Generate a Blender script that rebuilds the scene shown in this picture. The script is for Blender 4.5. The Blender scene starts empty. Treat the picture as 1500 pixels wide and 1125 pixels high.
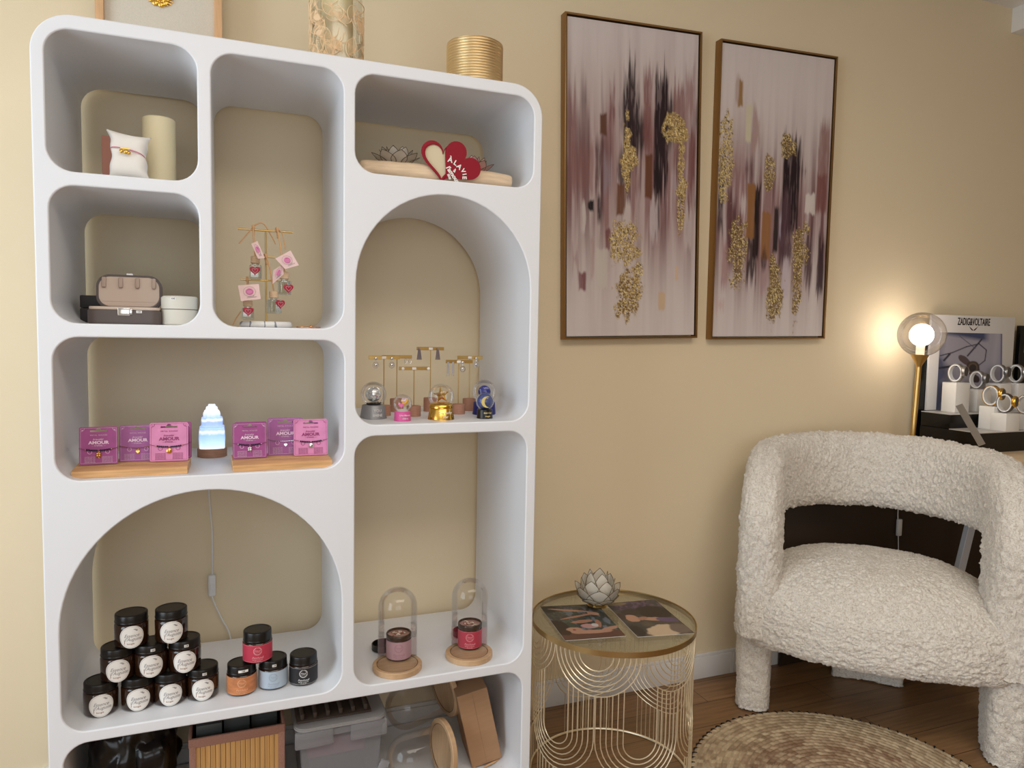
import bpy, bmesh, math, random
import numpy as np
from mathutils import Vector, Matrix

random.seed(7)
RNG = np.random.default_rng(11)
C = bpy.context.scene.collection
PI = math.pi

# ------------------------------------------------------------------ camera model
FPX = 1059.58
CAM = np.array([0.38892, -1.86148, 1.34602])
YAW, PITCH, ROLL = math.radians(21.5146), math.radians(-3.91125), math.radians(1.01198)
_f = np.array([math.sin(YAW)*math.cos(PITCH), math.cos(YAW)*math.cos(PITCH), math.sin(PITCH)])
_r0 = np.array([math.cos(YAW), -math.sin(YAW), 0.0])
_u0 = np.cross(_r0, _f)
_r = math.cos(ROLL)*_r0 + math.sin(ROLL)*_u0
_u = -math.sin(ROLL)*_r0 + math.cos(ROLL)*_u0

def ray(u, v):
    return _f + (u-750)/FPX*_r + (562.5-v)/FPX*_u
def aty(u, v, y):
    """where the line of sight of a photo pixel meets the upright plane at depth y"""
    d = ray(u, v); return CAM + d*((y-CAM[1])/d[1])
def atz(u, v, z):
    d = ray(u, v); return CAM + d*((z-CAM[2])/d[2])
def face_cam(x, y):
    return math.atan2(CAM[0]-x, y-CAM[1])

# ------------------------------------------------------------------ colour / materials
def lin(c):
    c = c/255.0
    return c/12.92 if c <= 0.04045 else ((c+0.055)/1.055)**2.4
def rgb(r, g, b):
    return (lin(r), lin(g), lin(b), 1.0)
MATS = {}
def mat(name, col, rough=0.5, metal=0.0, trans=0.0, ior=1.45, emit=None, estr=0.0, coat=0.0, sheen=0.0, spec=0.5,
        noise=None, bump=None, sss=0.0):
    """noise=(scale, amount, (sx,sy,sz)) brightness variation; bump=(scale, strength, dist[,detail])"""
    if name in MATS: return MATS[name]
    m = bpy.data.materials.new(name); m.use_nodes = True
    nt = m.node_tree; b = nt.nodes['Principled BSDF']
    b.inputs['Base Color'].default_value = col
    b.inputs['Roughness'].default_value = rough
    b.inputs['Metallic'].default_value = metal
    b.inputs['Transmission Weight'].default_value = trans
    b.inputs['IOR'].default_value = ior
    b.inputs['Coat Weight'].default_value = coat
    b.inputs['Sheen Weight'].default_value = sheen
    b.inputs['Specular IOR Level'].default_value = spec
    if sss:
        b.inputs['Subsurface Weight'].default_value = sss
        b.inputs['Subsurface Scale'].default_value = 0.01
    if emit:
        b.inputs['Emission Color'].default_value = emit
        b.inputs['Emission Strength'].default_value = estr
    tc = None
    if noise or bump:
        tc = nt.nodes.new('ShaderNodeTexCoord')
    if noise:
        mp = nt.nodes.new('ShaderNodeMapping'); mp.inputs['Scale'].default_value = noise[2] if len(noise) > 2 else (1, 1, 1)
        n = nt.nodes.new('ShaderNodeTexNoise'); n.inputs['Scale'].default_value = noise[0]; n.inputs['Detail'].default_value = 5
        rp = nt.nodes.new('ShaderNodeMapRange'); rp.inputs[1].default_value = 0.3; rp.inputs[2].default_value = 0.7
        rp.inputs[3].default_value = 1-noise[1]; rp.inputs[4].default_value = 1+noise[1]
        mx = nt.nodes.new('ShaderNodeVectorMath'); mx.operation = 'SCALE'
        mx.inputs[0].default_value = col[:3]
        nt.links.new(tc.outputs['Object'], mp.inputs[0]); nt.links.new(mp.outputs[0], n.inputs['Vector'])
        nt.links.new(n.outputs[0], rp.inputs[0]); nt.links.new(rp.outputs[0], mx.inputs['Scale'])
        nt.links.new(mx.outputs[0], b.inputs['Base Color'])
    if bump:
        n2 = nt.nodes.new('ShaderNodeTexNoise'); n2.inputs['Scale'].default_value = bump[0]
        n2.inputs['Detail'].default_value = bump[3] if len(bump) > 3 else 4
        bp = nt.nodes.new('ShaderNodeBump'); bp.inputs['Strength'].default_value = bump[1]; bp.inputs['Distance'].default_value = bump[2]
        nt.links.new(tc.outputs['Object'], n2.inputs['Vector']); nt.links.new(n2.outputs[0], bp.inputs['Height'])
        nt.links.new(bp.outputs[0], b.inputs['Normal'])
    MATS[name] = m
    return m

def thin_glass(name, tint=(1, 1, 1, 1), base=0.05, edge=0.55, rough=0.02):
    """glass too thin to bend light: clear when seen square on, shining at the rims"""
    if name in MATS: return MATS[name]
    m = bpy.data.materials.new(name); m.use_nodes = True
    nt = m.node_tree; nt.nodes.clear()
    out = nt.nodes.new('ShaderNodeOutputMaterial')
    tr = nt.nodes.new('ShaderNodeBsdfTransparent'); tr.inputs[0].default_value = tint
    gl = nt.nodes.new('ShaderNodeBsdfGlossy'); gl.inputs['Roughness'].default_value = rough
    gl.inputs[0].default_value = (0.9, 0.9, 0.9, 1)
    lw = nt.nodes.new('ShaderNodeLayerWeight'); lw.inputs[0].default_value = 0.25
    mr = nt.nodes.new('ShaderNodeMapRange'); mr.inputs[3].default_value = base; mr.inputs[4].default_value = edge
    mx = nt.nodes.new('ShaderNodeMixShader')
    nt.links.new(lw.outputs['Fresnel'], mr.inputs[0]); nt.links.new(mr.outputs[0], mx.inputs[0])
    nt.links.new(tr.outputs[0], mx.inputs[1]); nt.links.new(gl.outputs[0], mx.inputs[2]); nt.links.new(mx.outputs[0], out.inputs[0])
    MATS[name] = m
    return m

def attr_mat(name, rough=0.6, gold=False, bump=None):
    """artwork: the colours are stored per point on the surface"""
    m = bpy.data.materials.new(name); m.use_nodes = True
    nt = m.node_tree; b = nt.nodes['Principled BSDF']
    a = nt.nodes.new('ShaderNodeAttribute'); a.attribute_name = 'paint'
    nt.links.new(a.outputs['Color'], b.inputs['Base Color'])
    b.inputs['Roughness'].default_value = rough; b.inputs['Specular IOR Level'].default_value = .25
    if gold:
        g = nt.nodes.new('ShaderNodeAttribute'); g.attribute_name = 'leaf'
        nt.links.new(g.outputs['Fac'], b.inputs['Metallic'])
        mr = nt.nodes.new('ShaderNodeMapRange'); mr.inputs[3].default_value = rough; mr.inputs[4].default_value = 0.4
        nt.links.new(g.outputs['Fac'], mr.inputs[0]); nt.links.new(mr.outputs[0], b.inputs['Roughness'])
        bp = nt.nodes.new('ShaderNodeBump'); bp.inputs['Strength'].default_value = 0.8; bp.inputs['Distance'].default_value = 0.004
        tc = nt.nodes.new('ShaderNodeTexCoord'); n2 = nt.nodes.new('ShaderNodeTexNoise'); n2.inputs['Scale'].default_value = 220
        mu = nt.nodes.new('ShaderNodeMath'); mu.operation = 'MULTIPLY'
        nt.links.new(tc.outputs['Object'], n2.inputs['Vector']); nt.links.new(n2.outputs[0], mu.inputs[0])
        nt.links.new(g.outputs['Fac'], mu.inputs[1]); nt.links.new(mu.outputs[0], bp.inputs['Height'])
        nt.links.new(bp.outputs[0], b.inputs['Normal'])
    return m

# ------------------------------------------------------------------ numpy noise
_perm = RNG.permutation(4096); _val = RNG.random(4096)
def vnoise(x, y, z=0.0):
    x = np.asarray(x, float); y = np.asarray(y, float); z = np.asarray(z, float)+0*x
    xi = np.floor(x).astype(int); yi = np.floor(y).astype(int); zi = np.floor(z).astype(int)
    fx, fy, fz = x-xi, y-yi, z-zi
    fx, fy, fz = [t*t*(3-2*t) for t in (fx, fy, fz)]
    def h(a, b, c): return _val[_perm[(_perm[(_perm[a & 4095]+b) & 4095]+c) & 4095]]
    def L(a, b, t): return a+(b-a)*t
    return L(L(L(h(xi, yi, zi), h(xi+1, yi, zi), fx), L(h(xi, yi+1, zi), h(xi+1, yi+1, zi), fx), fy),
             L(L(h(xi, yi, zi+1), h(xi+1, yi, zi+1), fx), L(h(xi, yi+1, zi+1), h(xi+1, yi+1, zi+1), fx), fy), fz)
def fbm(x, y, z=0.0, o=4):
    s = 0; a = 0.5; t = 0
    for k in range(o):
        s = s+a*vnoise(x*2**k+17*k, y*2**k+5*k, np.asarray(z)*2**k+3*k); t += a; a *= 0.5
    return s/t

# ------------------------------------------------------------------ mesh helpers
def tag(o, label=None, cat=None, group=None, kind=None):
    if label: o['label'] = label
    if cat: o['category'] = cat
    if group: o['group'] = group
    if kind: o['kind'] = kind
    return o
def thing(name, label, cat, loc=(0, 0, 0), rz=0.0, group=None):
    o = bpy.data.objects.new(name, None); C.objects.link(o)
    o.empty_display_size = 0.02
    o.location = loc; o.rotation_euler = (0, 0, rz)
    return tag(o, label, cat, group)
def link(name, me, m, parent=None, loc=None, rot=None, smooth=True, ang=40):
    o = bpy.data.objects.new(name, me); C.objects.link(o)
    if m is not None:
        me.materials.clear()
        for q in (m if isinstance(m, (list, tuple)) else [m]): me.materials.append(q)
    if smooth and len(me.polygons):
        me.polygons.foreach_set('use_smooth', [True]*len(me.polygons))
        me.set_sharp_from_angle(angle=math.radians(ang))
    if parent is not None: o.parent = parent
    if loc is not None: o.location = loc
    if rot is not None: o.rotation_euler = rot
    return o
def bm_obj(name, bm, m, parent=None, loc=None, rot=None, smooth=True, ang=40):
    me = bpy.data.meshes.new(name)
    bmesh.ops.recalc_face_normals(bm, faces=bm.faces)
    bm.to_mesh(me); bm.free()
    return link(name, me, m, parent, loc, rot, smooth, ang)
def B(): return bmesh.new()
def add_box(bm, x0, x1, y0, y1, z0, z1, bev=0.0, seg=2, M=None):
    t = bmesh.new()
    bmesh.ops.create_cube(t, size=1.0)
    bmesh.ops.scale(t, vec=(abs(x1-x0), abs(y1-y0), abs(z1-z0)), verts=t.verts)
    bmesh.ops.translate(t, vec=((x0+x1)/2, (y0+y1)/2, (z0+z1)/2), verts=t.verts)
    if bev > 0:
        bmesh.ops.bevel(t, geom=t.edges[:], offset=bev, segments=seg, affect='EDGES', profile=0.5)
    merge(bm, t, M); return bm
def merge(bm, t, M=None):
    if M is not None: bmesh.ops.transform(t, matrix=M, verts=t.verts)
    me = bpy.data.meshes.new('tmp'); t.to_mesh(me); t.free(); bm.from_mesh(me); bpy.data.meshes.remove(me)
def add_lathe(bm, prof, n=40, M=None, cap=True):
    """prof: list of (radius, z)"""
    t = bmesh.new(); rings = []
    for r, z in prof:
        if r < 1e-6: rings.append([t.verts.new((0, 0, z))])
        else: rings.append([t.verts.new((r*math.cos(2*PI*i/n), r*math.sin(2*PI*i/n), z)) for i in range(n)])
    for a, b in zip(rings[:-1], rings[1:]):
        for i in range(n):
            j = (i+1) % n
            if len(a) == 1 and len(b) == 1: break
            if len(a) == 1: t.faces.new((a[0], b[i], b[j]))
            elif len(b) == 1: t.faces.new((a[i], a[j], b[0]))
            else: t.faces.new((a[i], a[j], b[j], b[i]))
    if cap:
        if len(rings[0]) > 1: t.faces.new(rings[0])
        if len(rings[-1]) > 1: t.faces.new(rings[-1])
    merge(bm, t, M); return bm
def add_tube(bm, pts, r, n=8, closed=False, M=None, cap=True):
    """round tube along pts; r a number or a list"""
    P = [Vector(p) for p in pts]; N = len(P)
    rs = r if isinstance(r, (list, tuple)) else [r]*N
    t = bmesh.new(); rings = []
    T = []
    for i in range(N):
        a = P[(i-1) % N] if (closed or i > 0) else P[i]
        b = P[(i+1) % N] if (closed or i < N-1) else P[i]
        d = (b-a); T.append(d.normalized() if d.length > 1e-9 else Vector((0, 0, 1)))
    ref = Vector((0, 0, 1)) if abs(T[0].z) < 0.9 else Vector((1, 0, 0))
    nrm = (ref - T[0]*ref.dot(T[0])).normalized()
    for i in range(N):
        nrm = (nrm - T[i]*nrm.dot(T[i]))
        if nrm.length < 1e-6: nrm = T[i].orthogonal()
        nrm.normalize(); bi = T[i].cross(nrm)
        rings.append([t.verts.new(P[i]+(nrm*math.cos(2*PI*k/n)+bi*math.sin(2*PI*k/n))*rs[i]) for k in range(n)])
    for i in range(N if closed else N-1):
        a, b = rings[i], rings[(i+1) % N]
        for k in range(n):
            t.faces.new((a[k], a[(k+1) % n], b[(k+1) % n], b[k]))
    if not closed and cap:
        t.faces.new(rings[0]); t.faces.new(rings[-1])
    merge(bm, t, M); return bm
def add_sphere(bm, c, r, u=20, v=12, sc=(1, 1, 1), M=None):
    t = bmesh.new(); bmesh.ops.create_uvsphere(t, u_segments=u, v_segments=v, radius=r)
    bmesh.ops.scale(t, vec=sc, verts=t.verts); bmesh.ops.translate(t, vec=c, verts=t.verts)
    merge(bm, t, M); return bm
def add_prism(bm, pts, d, M=None, bev=0.0):
    """outline (x,z) given depth d along +y"""
    t = bmesh.new()
    f = t.faces.new([t.verts.new((x, 0, z)) for x, z in pts])
    g = bmesh.ops.extrude_face_region(t, geom=[f])
    bmesh.ops.translate(t, vec=(0, d, 0), verts=[v for v in g['geom'] if isinstance(v, bmesh.types.BMVert)])
    if bev: bmesh.ops.bevel(t, geom=t.edges[:], offset=bev, segments=2, affect='EDGES', profile=0.5)
    bmesh.ops.recalc_face_normals(t, faces=t.faces)
    merge(bm, t, M); return bm
def add_grid(bm, V, closed_u=False, closed_v=False):
    nu, nv = len(V), len(V[0])
    vs = [[bm.verts.new(V[i][j]) for j in range(nv)] for i in range(nu)]
    for i in range(nu if closed_u else nu-1):
        for j in range(nv if closed_v else nv-1):
            bm.faces.new((vs[i][j], vs[(i+1) % nu][j], vs[(i+1) % nu][(j+1) % nv], vs[i][(j+1) % nv]))
    return vs
def np_grid(name, P, m, parent=None, closed_u=False, closed_v=False, caps=(), **k):
    """P: array (nu,nv,3)"""
    nu, nv = P.shape[:2]
    idx = np.arange(nu*nv).reshape(nu, nv)
    a = idx; iu = np.roll(idx, -1, 0); iv = np.roll(idx, -1, 1); iuv = np.roll(iu, -1, 1)
    su = slice(None) if closed_u else slice(0, nu-1); sv = slice(None) if closed_v else slice(0, nv-1)
    F = np.stack([a[su, sv], iu[su, sv], iuv[su, sv], iv[su, sv]], -1).reshape(-1, 4)
    faces = F.tolist()
    for c in caps: faces.append([int(q) for q in idx[c]])
    me = bpy.data.meshes.new(name); me.from_pydata(P.reshape(-1, 3).tolist(), [], faces); me.update()
    return link(name, me, m, parent, **k)

def rrect(x0, x1, z0, z1, r, n=8, corners=(1, 1, 1, 1)):
    """rounded rectangle outline, corners: bl, br, tr, tl"""
    pts = []
    for k, (cx, cz, a0) in enumerate(((x0+r, z0+r, PI), (x1-r, z0+r, 1.5*PI), (x1-r, z1-r, 0), (x0+r, z1-r, .5*PI))):
        if not corners[k]:
            pts.append(((x0, z0), (x1, z0), (x1, z1), (x0, z1))[k]); continue
        for i in range(n+1):
            a = a0+i/n*PI/2; pts.append((cx+r*math.cos(a), cz+r*math.sin(a)))
    return pts
def holed(name, outer, holes, depth, bevel, m, parent=None, bres=3, loc=None, rot=None, ang=35, y0=0.0):
    """a plate with openings: outlines in x,z, extruded from y0 to y0+depth"""
    cu = bpy.data.curves.new(name, 'CURVE'); cu.dimensions = '2D'; cu.fill_mode = 'BOTH'
    for loop in [outer]+holes:
        s = cu.splines.new('POLY'); s.points.add(len(loop)-1)
        for p, (x, z) in zip(s.points, loop): p.co = (x, z, 0, 1)
        s.use_cyclic_u = True
    cu.extrude = depth/2-bevel; cu.bevel_depth = bevel; cu.bevel_resolution = bres
    if bevel: cu.offset = -bevel
    o = bpy.data.objects.new('tmpc', cu); C.objects.link(o)
    dg = bpy.context.evaluated_depsgraph_get()
    me = bpy.data.meshes.new_from_object(o.evaluated_get(dg))
    bpy.data.objects.remove(o); bpy.data.curves.remove(cu)
    me.name = name
    me.transform(Matrix.Translation((0, y0+depth/2, 0)) @ Matrix.Rotation(PI/2, 4, 'X'))
    bm = bmesh.new(); bm.from_mesh(me); bmesh.ops.remove_doubles(bm, verts=bm.verts, dist=1e-5)
    bmesh.ops.recalc_face_normals(bm, faces=bm.faces); bm.to_mesh(me); bm.free()
    return link(name, me, m, parent, loc, rot, ang=ang)

def text_mesh(body, size, depth=0.0002, align='CENTER', shear=0.0, bold=0.0, spacing=1.0, sx=1.0):
    cu = bpy.data.curves.new('t', 'FONT'); cu.body = body; cu.size = size; cu.extrude = depth
    cu.align_x = align; cu.align_y = 'CENTER'; cu.shear = shear; cu.offset = bold; cu.space_character = spacing
    cu.resolution_u = 3
    o = bpy.data.objects.new('tmpt', cu); C.objects.link(o)
    dg = bpy.context.evaluated_depsgraph_get()
    me = bpy.data.meshes.new_from_object(o.evaluated_get(dg))
    bpy.data.objects.remove(o); bpy.data.curves.remove(cu)
    me.transform(Matrix.Diagonal((sx, 1, 1, 1)))
    return me
def text(bm, body, size, x, z, y=0.0, tilt=0.0, wrap=None, **k):
    """lettering on an upright face looking towards -y, or wrapped round a cylinder of radius wrap"""
    me = text_mesh(body, size, **k)
    me.transform(Matrix.Translation((x, y, z)) @ Matrix.Rotation(tilt, 4, 'Y') @ Matrix.Rotation(PI/2, 4, 'X'))
    if wrap:
        for v in me.vertices:
            a = v.co.x/wrap; rr = wrap-(v.co.y)
            v.co = (rr*math.sin(a), -rr*math.cos(a), v.co.z)
    bm.from_mesh(me); bpy.data.meshes.remove(me)
def wrap_patch(bm, pts_rings, R):
    pass
def curved_disc(bm, r, zc, R, off=0.0004, n=28, rings=5, sx=1.0, th=0.0003):
    """round sticker bent on a cylinder of radius R"""
    c = bm.verts.new((0, -(R+off), zc)); prev = [c]
    for k in range(1, rings+1):
        cur = []
        for i in range(n):
            a = 2*PI*i/n; x = r*sx*k/rings*math.cos(a); z = r*k/rings*math.sin(a)
            t = x/R; rr = R+off
            cur.append(bm.verts.new((rr*math.sin(t), -rr*math.cos(t), zc+z)))
        for i in range(n):
            j = (i+1) % n
            if k == 1: bm.faces.new((c, cur[i], cur[j]))
            else: bm.faces.new((prev[i], cur[i], cur[j], prev[j]))
        prev = cur
def curved_ring(bm, r, w, zc, R, off=0.0006, n=36, a0=0, a1=2*PI, sx=1.0, xc=0.0):
    vs = []
    for i in range(n+1):
        a = a0+(a1-a0)*i/n; row = []
        for rr_ in (r-w/2, r+w/2):
            x = xc+rr_*sx*math.cos(a); z = rr_*math.sin(a); t = x/R; q = R+off
            row.append(bm.verts.new((q*math.sin(t), -q*math.cos(t), zc+z)))
        vs.append(row)
    for i in range(n): bm.faces.new((vs[i][0], vs[i][1], vs[i+1][1], vs[i+1][0]))
def curved_rect(bm, w, z0, z1, R, off=0.0004, n=16, xc=0.0):
    vs = []
    for i in range(n+1):
        t = (xc-w/2+w*i/n)/R; q = R+off
        vs.append([bm.verts.new((q*math.sin(t), -q*math.cos(t), z)) for z in (z0, z1)])
    for i in range(n): bm.faces.new((vs[i][0], vs[i+1][0], vs[i+1][1], vs[i][1]))

def heart(w, n=40):
    pts = []
    for i in range(n):
        t = 2*PI*i/n
        x = 16*math.sin(t)**3; y = 13*math.cos(t)-5*math.cos(2*t)-2*math.cos(3*t)-math.cos(4*t)
        pts.append((x/32*w, (y+2.5)/32*w))
    return pts[::-1]

# ------------------------------------------------------------------ materials
WHITE = mat('shelf white lacquer', rgb(230, 231, 235), 0.42, bump=(60, 0.02, 0.001))
M_BRASS = mat('brushed brass', rgb(205, 170, 105), 0.28, 1.0)
M_PALEGOLD = mat('pale gold wire', rgb(250, 238, 210), 0.36, .85)
M_GOLD = mat('polished gold', rgb(226, 178, 82), 0.22, 1.0)
M_SILVER = mat('polished silver', rgb(215, 215, 215), 0.18, 1.0)
M_BLACK = mat('black plastic', rgb(22, 20, 20), 0.3)
M_LID = mat('black jar lid', rgb(24, 22, 21), 0.28)
M_AMBER = mat('dark amber glass', rgb(44, 24, 12), 0.08, coat=0.6)
M_WOOD = mat('pine', rgb(212, 164, 112), 0.5, noise=(7, 0.22, (1.2, 6, 22)))
M_WOOD2 = mat('walnut brown wood', rgb(150, 112, 90), 0.55, noise=(30, 0.15, (1, 1, 6)))
M_WOOD3 = mat('light beech', rgb(196, 160, 122), 0.5, noise=(12, 0.12, (1, 8, 1)))
M_TAN = mat('tan cord', rgb(214, 168, 120), 0.8)
M_PAPER = mat('white paper', rgb(236, 232, 226), 0.6)
M_INK = mat('dark ink', rgb(35, 32, 34), 0.6)
M_GREYINK = mat('grey ink', rgb(140, 134, 138), 0.6)
M_CREAM = mat('ivory wax', rgb(232, 216, 176), 0.55, sss=0.15)
M_GLASS = thin_glass('clear glass', base=0.012, edge=0.30)
M_GLASS2 = thin_glass('snow globe glass', base=0.03, edge=0.55)
M_PINKPAPER = mat('pale pink paper', rgb(240, 208, 205), 0.6, noise=(60, 0.05))
M_RED = mat('red glitter', rgb(142, 5, 33), 0.5, noise=(900, 0.25), bump=(900, 0.3, 0.001), spec=.3)
M_KRAFT = mat('brown cardboard', rgb(166, 128, 94), 0.8, noise=(8, 0.05, (1, 1, 10)))
M_WPLASTIC = mat('white plastic', rgb(232, 232, 232), 0.35)
M_CHALK = mat('matt white block', rgb(232, 228, 222), 0.5)

def price_tag(parent, x, y, z, w=0.010, h=0.006, rz=0.0, wrap=None):
    bm = B()
    if wrap:
        curved_rect(bm, w, z-h/2, z+h/2, wrap, 0.0007, 4, x)
        o = bm_obj('price_sticker', bm, M_PAPER, parent)
        b2 = B(); text(b2, '15€', h*0.8, x, z, -0.0012, wrap=wrap)
    else:
        add_box(bm, x-w/2, x+w/2, y-0.0006, y, z-h/2, z+h/2)
        o = bm_obj('price_sticker', bm, M_PAPER, parent)
        b2 = B(); text(b2, '15€', h*0.8, x, z, y-0.0009)
    bm_obj('lettering', b2, M_INK, o)
    return o

#@@SECTION room
# ------------------------------------------------------------------ room
YW = 0.455                     # the wall behind the shelf
XL, XR, YF, ZC = -1.75, 6.2, -4.6, 2.85
M_WALL = mat('beige wall paint', rgb(231, 214, 182), 0.75, noise=(2.5, 0.012), bump=(240, 0.16, 0.0015, 3))
M_CEIL = mat('white ceiling paint', rgb(235, 232, 228), 0.8)
M_SKIRT = mat('white skirting', rgb(226, 224, 222), 0.45)
def struct(name, bm, m, parent=None, **k):
    o = bm_obj(name, bm, m, parent, **k)
    if parent is None: o['kind'] = 'structure'
    return o
# floor planks
mf = bpy.data.materials.new('oak floor boards'); mf.use_nodes = True
nt = mf.node_tree; bs = nt.nodes['Principled BSDF']
tc = nt.nodes.new('ShaderNodeTexCoord'); br = nt.nodes.new('ShaderNodeTexBrick')
br.inputs['Scale'].default_value = 1.0; br.inputs['Brick Width'].default_value = 1.25; br.inputs['Row Height'].default_value = 0.14
br.inputs['Mortar Size'].default_value = 0.0012; br.inputs['Mortar'].default_value = rgb(50, 32, 18)
br.inputs['Color1'].default_value = rgb(132, 98, 64); br.inputs['Color2'].default_value = rgb(148, 112, 76); br.offset = 0.37
mp = nt.nodes.new('ShaderNodeMapping'); mp.inputs['Scale'].default_value = (1.6, 22, 1)
nz = nt.nodes.new('ShaderNodeTexNoise'); nz.inputs['Scale'].default_value = 3; nz.inputs['Detail'].default_value = 6
rr = nt.nodes.new('ShaderNodeMapRange'); rr.inputs[1].default_value = .3; rr.inputs[2].default_value = .7; rr.inputs[3].default_value = .72; rr.inputs[4].default_value = 1.2
vm = nt.nodes.new('ShaderNodeVectorMath'); vm.operation = 'SCALE'
nt.links.new(tc.outputs['Object'], br.inputs['Vector']); nt.links.new(tc.outputs['Object'], mp.inputs[0]); nt.links.new(mp.outputs[0], nz.inputs['Vector'])
nt.links.new(nz.outputs[0], rr.inputs[0]); nt.links.new(br.outputs['Color'], vm.inputs[0]); nt.links.new(rr.outputs[0], vm.inputs['Scale'])
nt.links.new(vm.outputs[0], bs.inputs['Base Color']); bs.inputs['Roughness'].default_value = 0.42
struct('floor', add_box(B(), XL-.1, XR+.1, YF-.1, YW+.1, -0.1, 0), mf)
struct('ceiling', add_box(B(), XL-.1, XR+.1, YF-.1, YW+.1, ZC, ZC+.1), M_CEIL)
struct('wall_back', add_box(B(), XL-.1, XR+.1, YW, YW+.1, 0, ZC), M_WALL)
struct('wall_right', add_box(B(), XR, XR+.1, YF, YW, 0, ZC), M_WALL)
# left wall with a window opening
WY0, WY1, WZ0, WZ1 = -2.3, -0.35, 0.35, 2.55
bm = B(); add_box(bm, XL-.1, XL, YF, WY0, 0, ZC); add_box(bm, XL-.1, XL, WY1, YW, 0, ZC)
add_box(bm, XL-.1, XL, WY0, WY1, 0, WZ0); add_box(bm, XL-.1, XL, WY0, WY1, WZ1, ZC)
struct('wall_left', bm, M_WALL)
# front wall (behind the camera) with a shop window
FX0, FX1, FZ0, FZ1 = -1.3, 1.4, 0.6, 2.6
bm = B(); add_box(bm, XL-.1, FX0, YF-.1, YF, 0, ZC); add_box(bm, FX1, XR, YF-.1, YF, 0, ZC)
add_box(bm, FX0, FX1, YF-.1, YF, 0, FZ0); add_box(bm, FX0, FX1, YF-.1, YF, FZ1, ZC)
struct('wall_front', bm, M_WALL)
def wframe(name, pts):
    bm = B()
    for b in pts: add_box(bm, *b)
    return struct(name, bm, M_WPLASTIC)
wframe('window_1', [(XL-.08, XL-.02, WY0, WY0+.05, WZ0, WZ1), (XL-.08, XL-.02, WY1-.05, WY1, WZ0, WZ1), (XL-.08, XL-.02, WY0, WY1, WZ0, WZ0+.05), (XL-.08, XL-.02, WY0, WY1, WZ1-.05, WZ1)])
wframe('window_2', [(FX0, FX0+.05, YF-.08, YF-.02, FZ0, FZ1), (FX1-.05, FX1, YF-.08, YF-.02, FZ0, FZ1), (FX0, FX1, YF-.08, YF-.02, FZ0, FZ0+.05), (FX0, FX1, YF-.08, YF-.02, FZ1-.05, FZ1)])
# skirting board with a small stepped top, in lengths that butt together
def skirting(name, x0, x1):
    bm = B()
    add_box(bm, x0, x1, YW-0.013, YW, 0, 0.086, 0.001); add_box(bm, x0, x1, YW-0.009, YW, 0.086, 0.098, 0.002)
    return struct(name, bm, M_SKIRT)
skirting('baseboard_back', XL, XR)
bm = B(); add_box(bm, 2.267, 2.270, YW-0.0145, YW-0.012, 0, .09); add_box(bm, 2.276, 2.279, YW-0.0145, YW-0.012, 0, .09)
struct('trim_1', bm, M_SKIRT)
# boxed beam at the ceiling on the right
struct('trim_2', add_box(B(), 3.69, XR, YF, YW, 2.742, ZC, 0.002), M_CEIL)

#@@SECTION shelf
# ------------------------------------------------------------------ bookcase
D = 0.432
def Zs(z): return z+0.105
XA = (0.030, 0.329); XB_ = (0.361, 0.662); XC = (0.692, 1.171)
def arch(x0, x1, z0, ztop, r, n=28):
    R = (x1-x0)/2; h = ztop-R; cx = (x0+x1)/2
    rz = R
    pts = []
    for cxx, cz, a0 in ((x0+r, z0+r, PI), (x1-r, z0+r, 1.5*PI)):
        for i in range(9):
            a = a0+i/8*PI/2; pts.append((cxx+r*math.cos(a), cz+r*math.sin(a)))
    for i in range(n+1):
        a = PI*i/n; pts.append((cx+R*math.cos(a), h+rz*math.sin(a)))
    return pts
CR = 0.052
ZA, ZB, ZCb, ZD, ZE, ZG, ZF, ZH, ZI = [Zs(v) for v in (1.5816, 1.2490, 1.2480, 1.6419, 1.0015, 0.8932, 0.3065, 0.3055, -0.060)]
holes = [rrect(XA[0]-.003, XA[1], ZA, Zs(1.8855), CR), rrect(XA[0]-.001, XA[1]+.001, ZB, Zs(1.5514), CR),
         rrect(XB_[0]-.002, XB_[1], ZCb, Zs(1.884), CR), rrect(XC[0]-.001, 1.175, ZD, Zs(1.885), CR),
         arch(XC[0]+.002, 1.1725, ZE, Zs(1.604), CR), rrect(XC[0], 1.1708, ZF, Zs(0.972), CR),
         rrect(0.029, 0.6648, ZG, Zs(1.218), CR), arch(0.0287, 0.6596, ZH, Zs(0.8556), CR, 40),
         rrect(0.0295, 1.1704, ZI, Zs(0.278), CR)]
shelf = holed('bookcase', rrect(0, 1.2, 0.0, Zs(1.9173), 0.085, 12), holes, D, 0.004, WHITE)
wn = shelf.modifiers.new('weighted', 'WEIGHTED_NORMAL'); wn.keep_sharp = True; wn.weight = 100
tag(shelf, 'tall white moulded open bookcase with rounded and arched compartments against the beige wall', 'bookcase')
ZTOP = Zs(1.9173)

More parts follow.
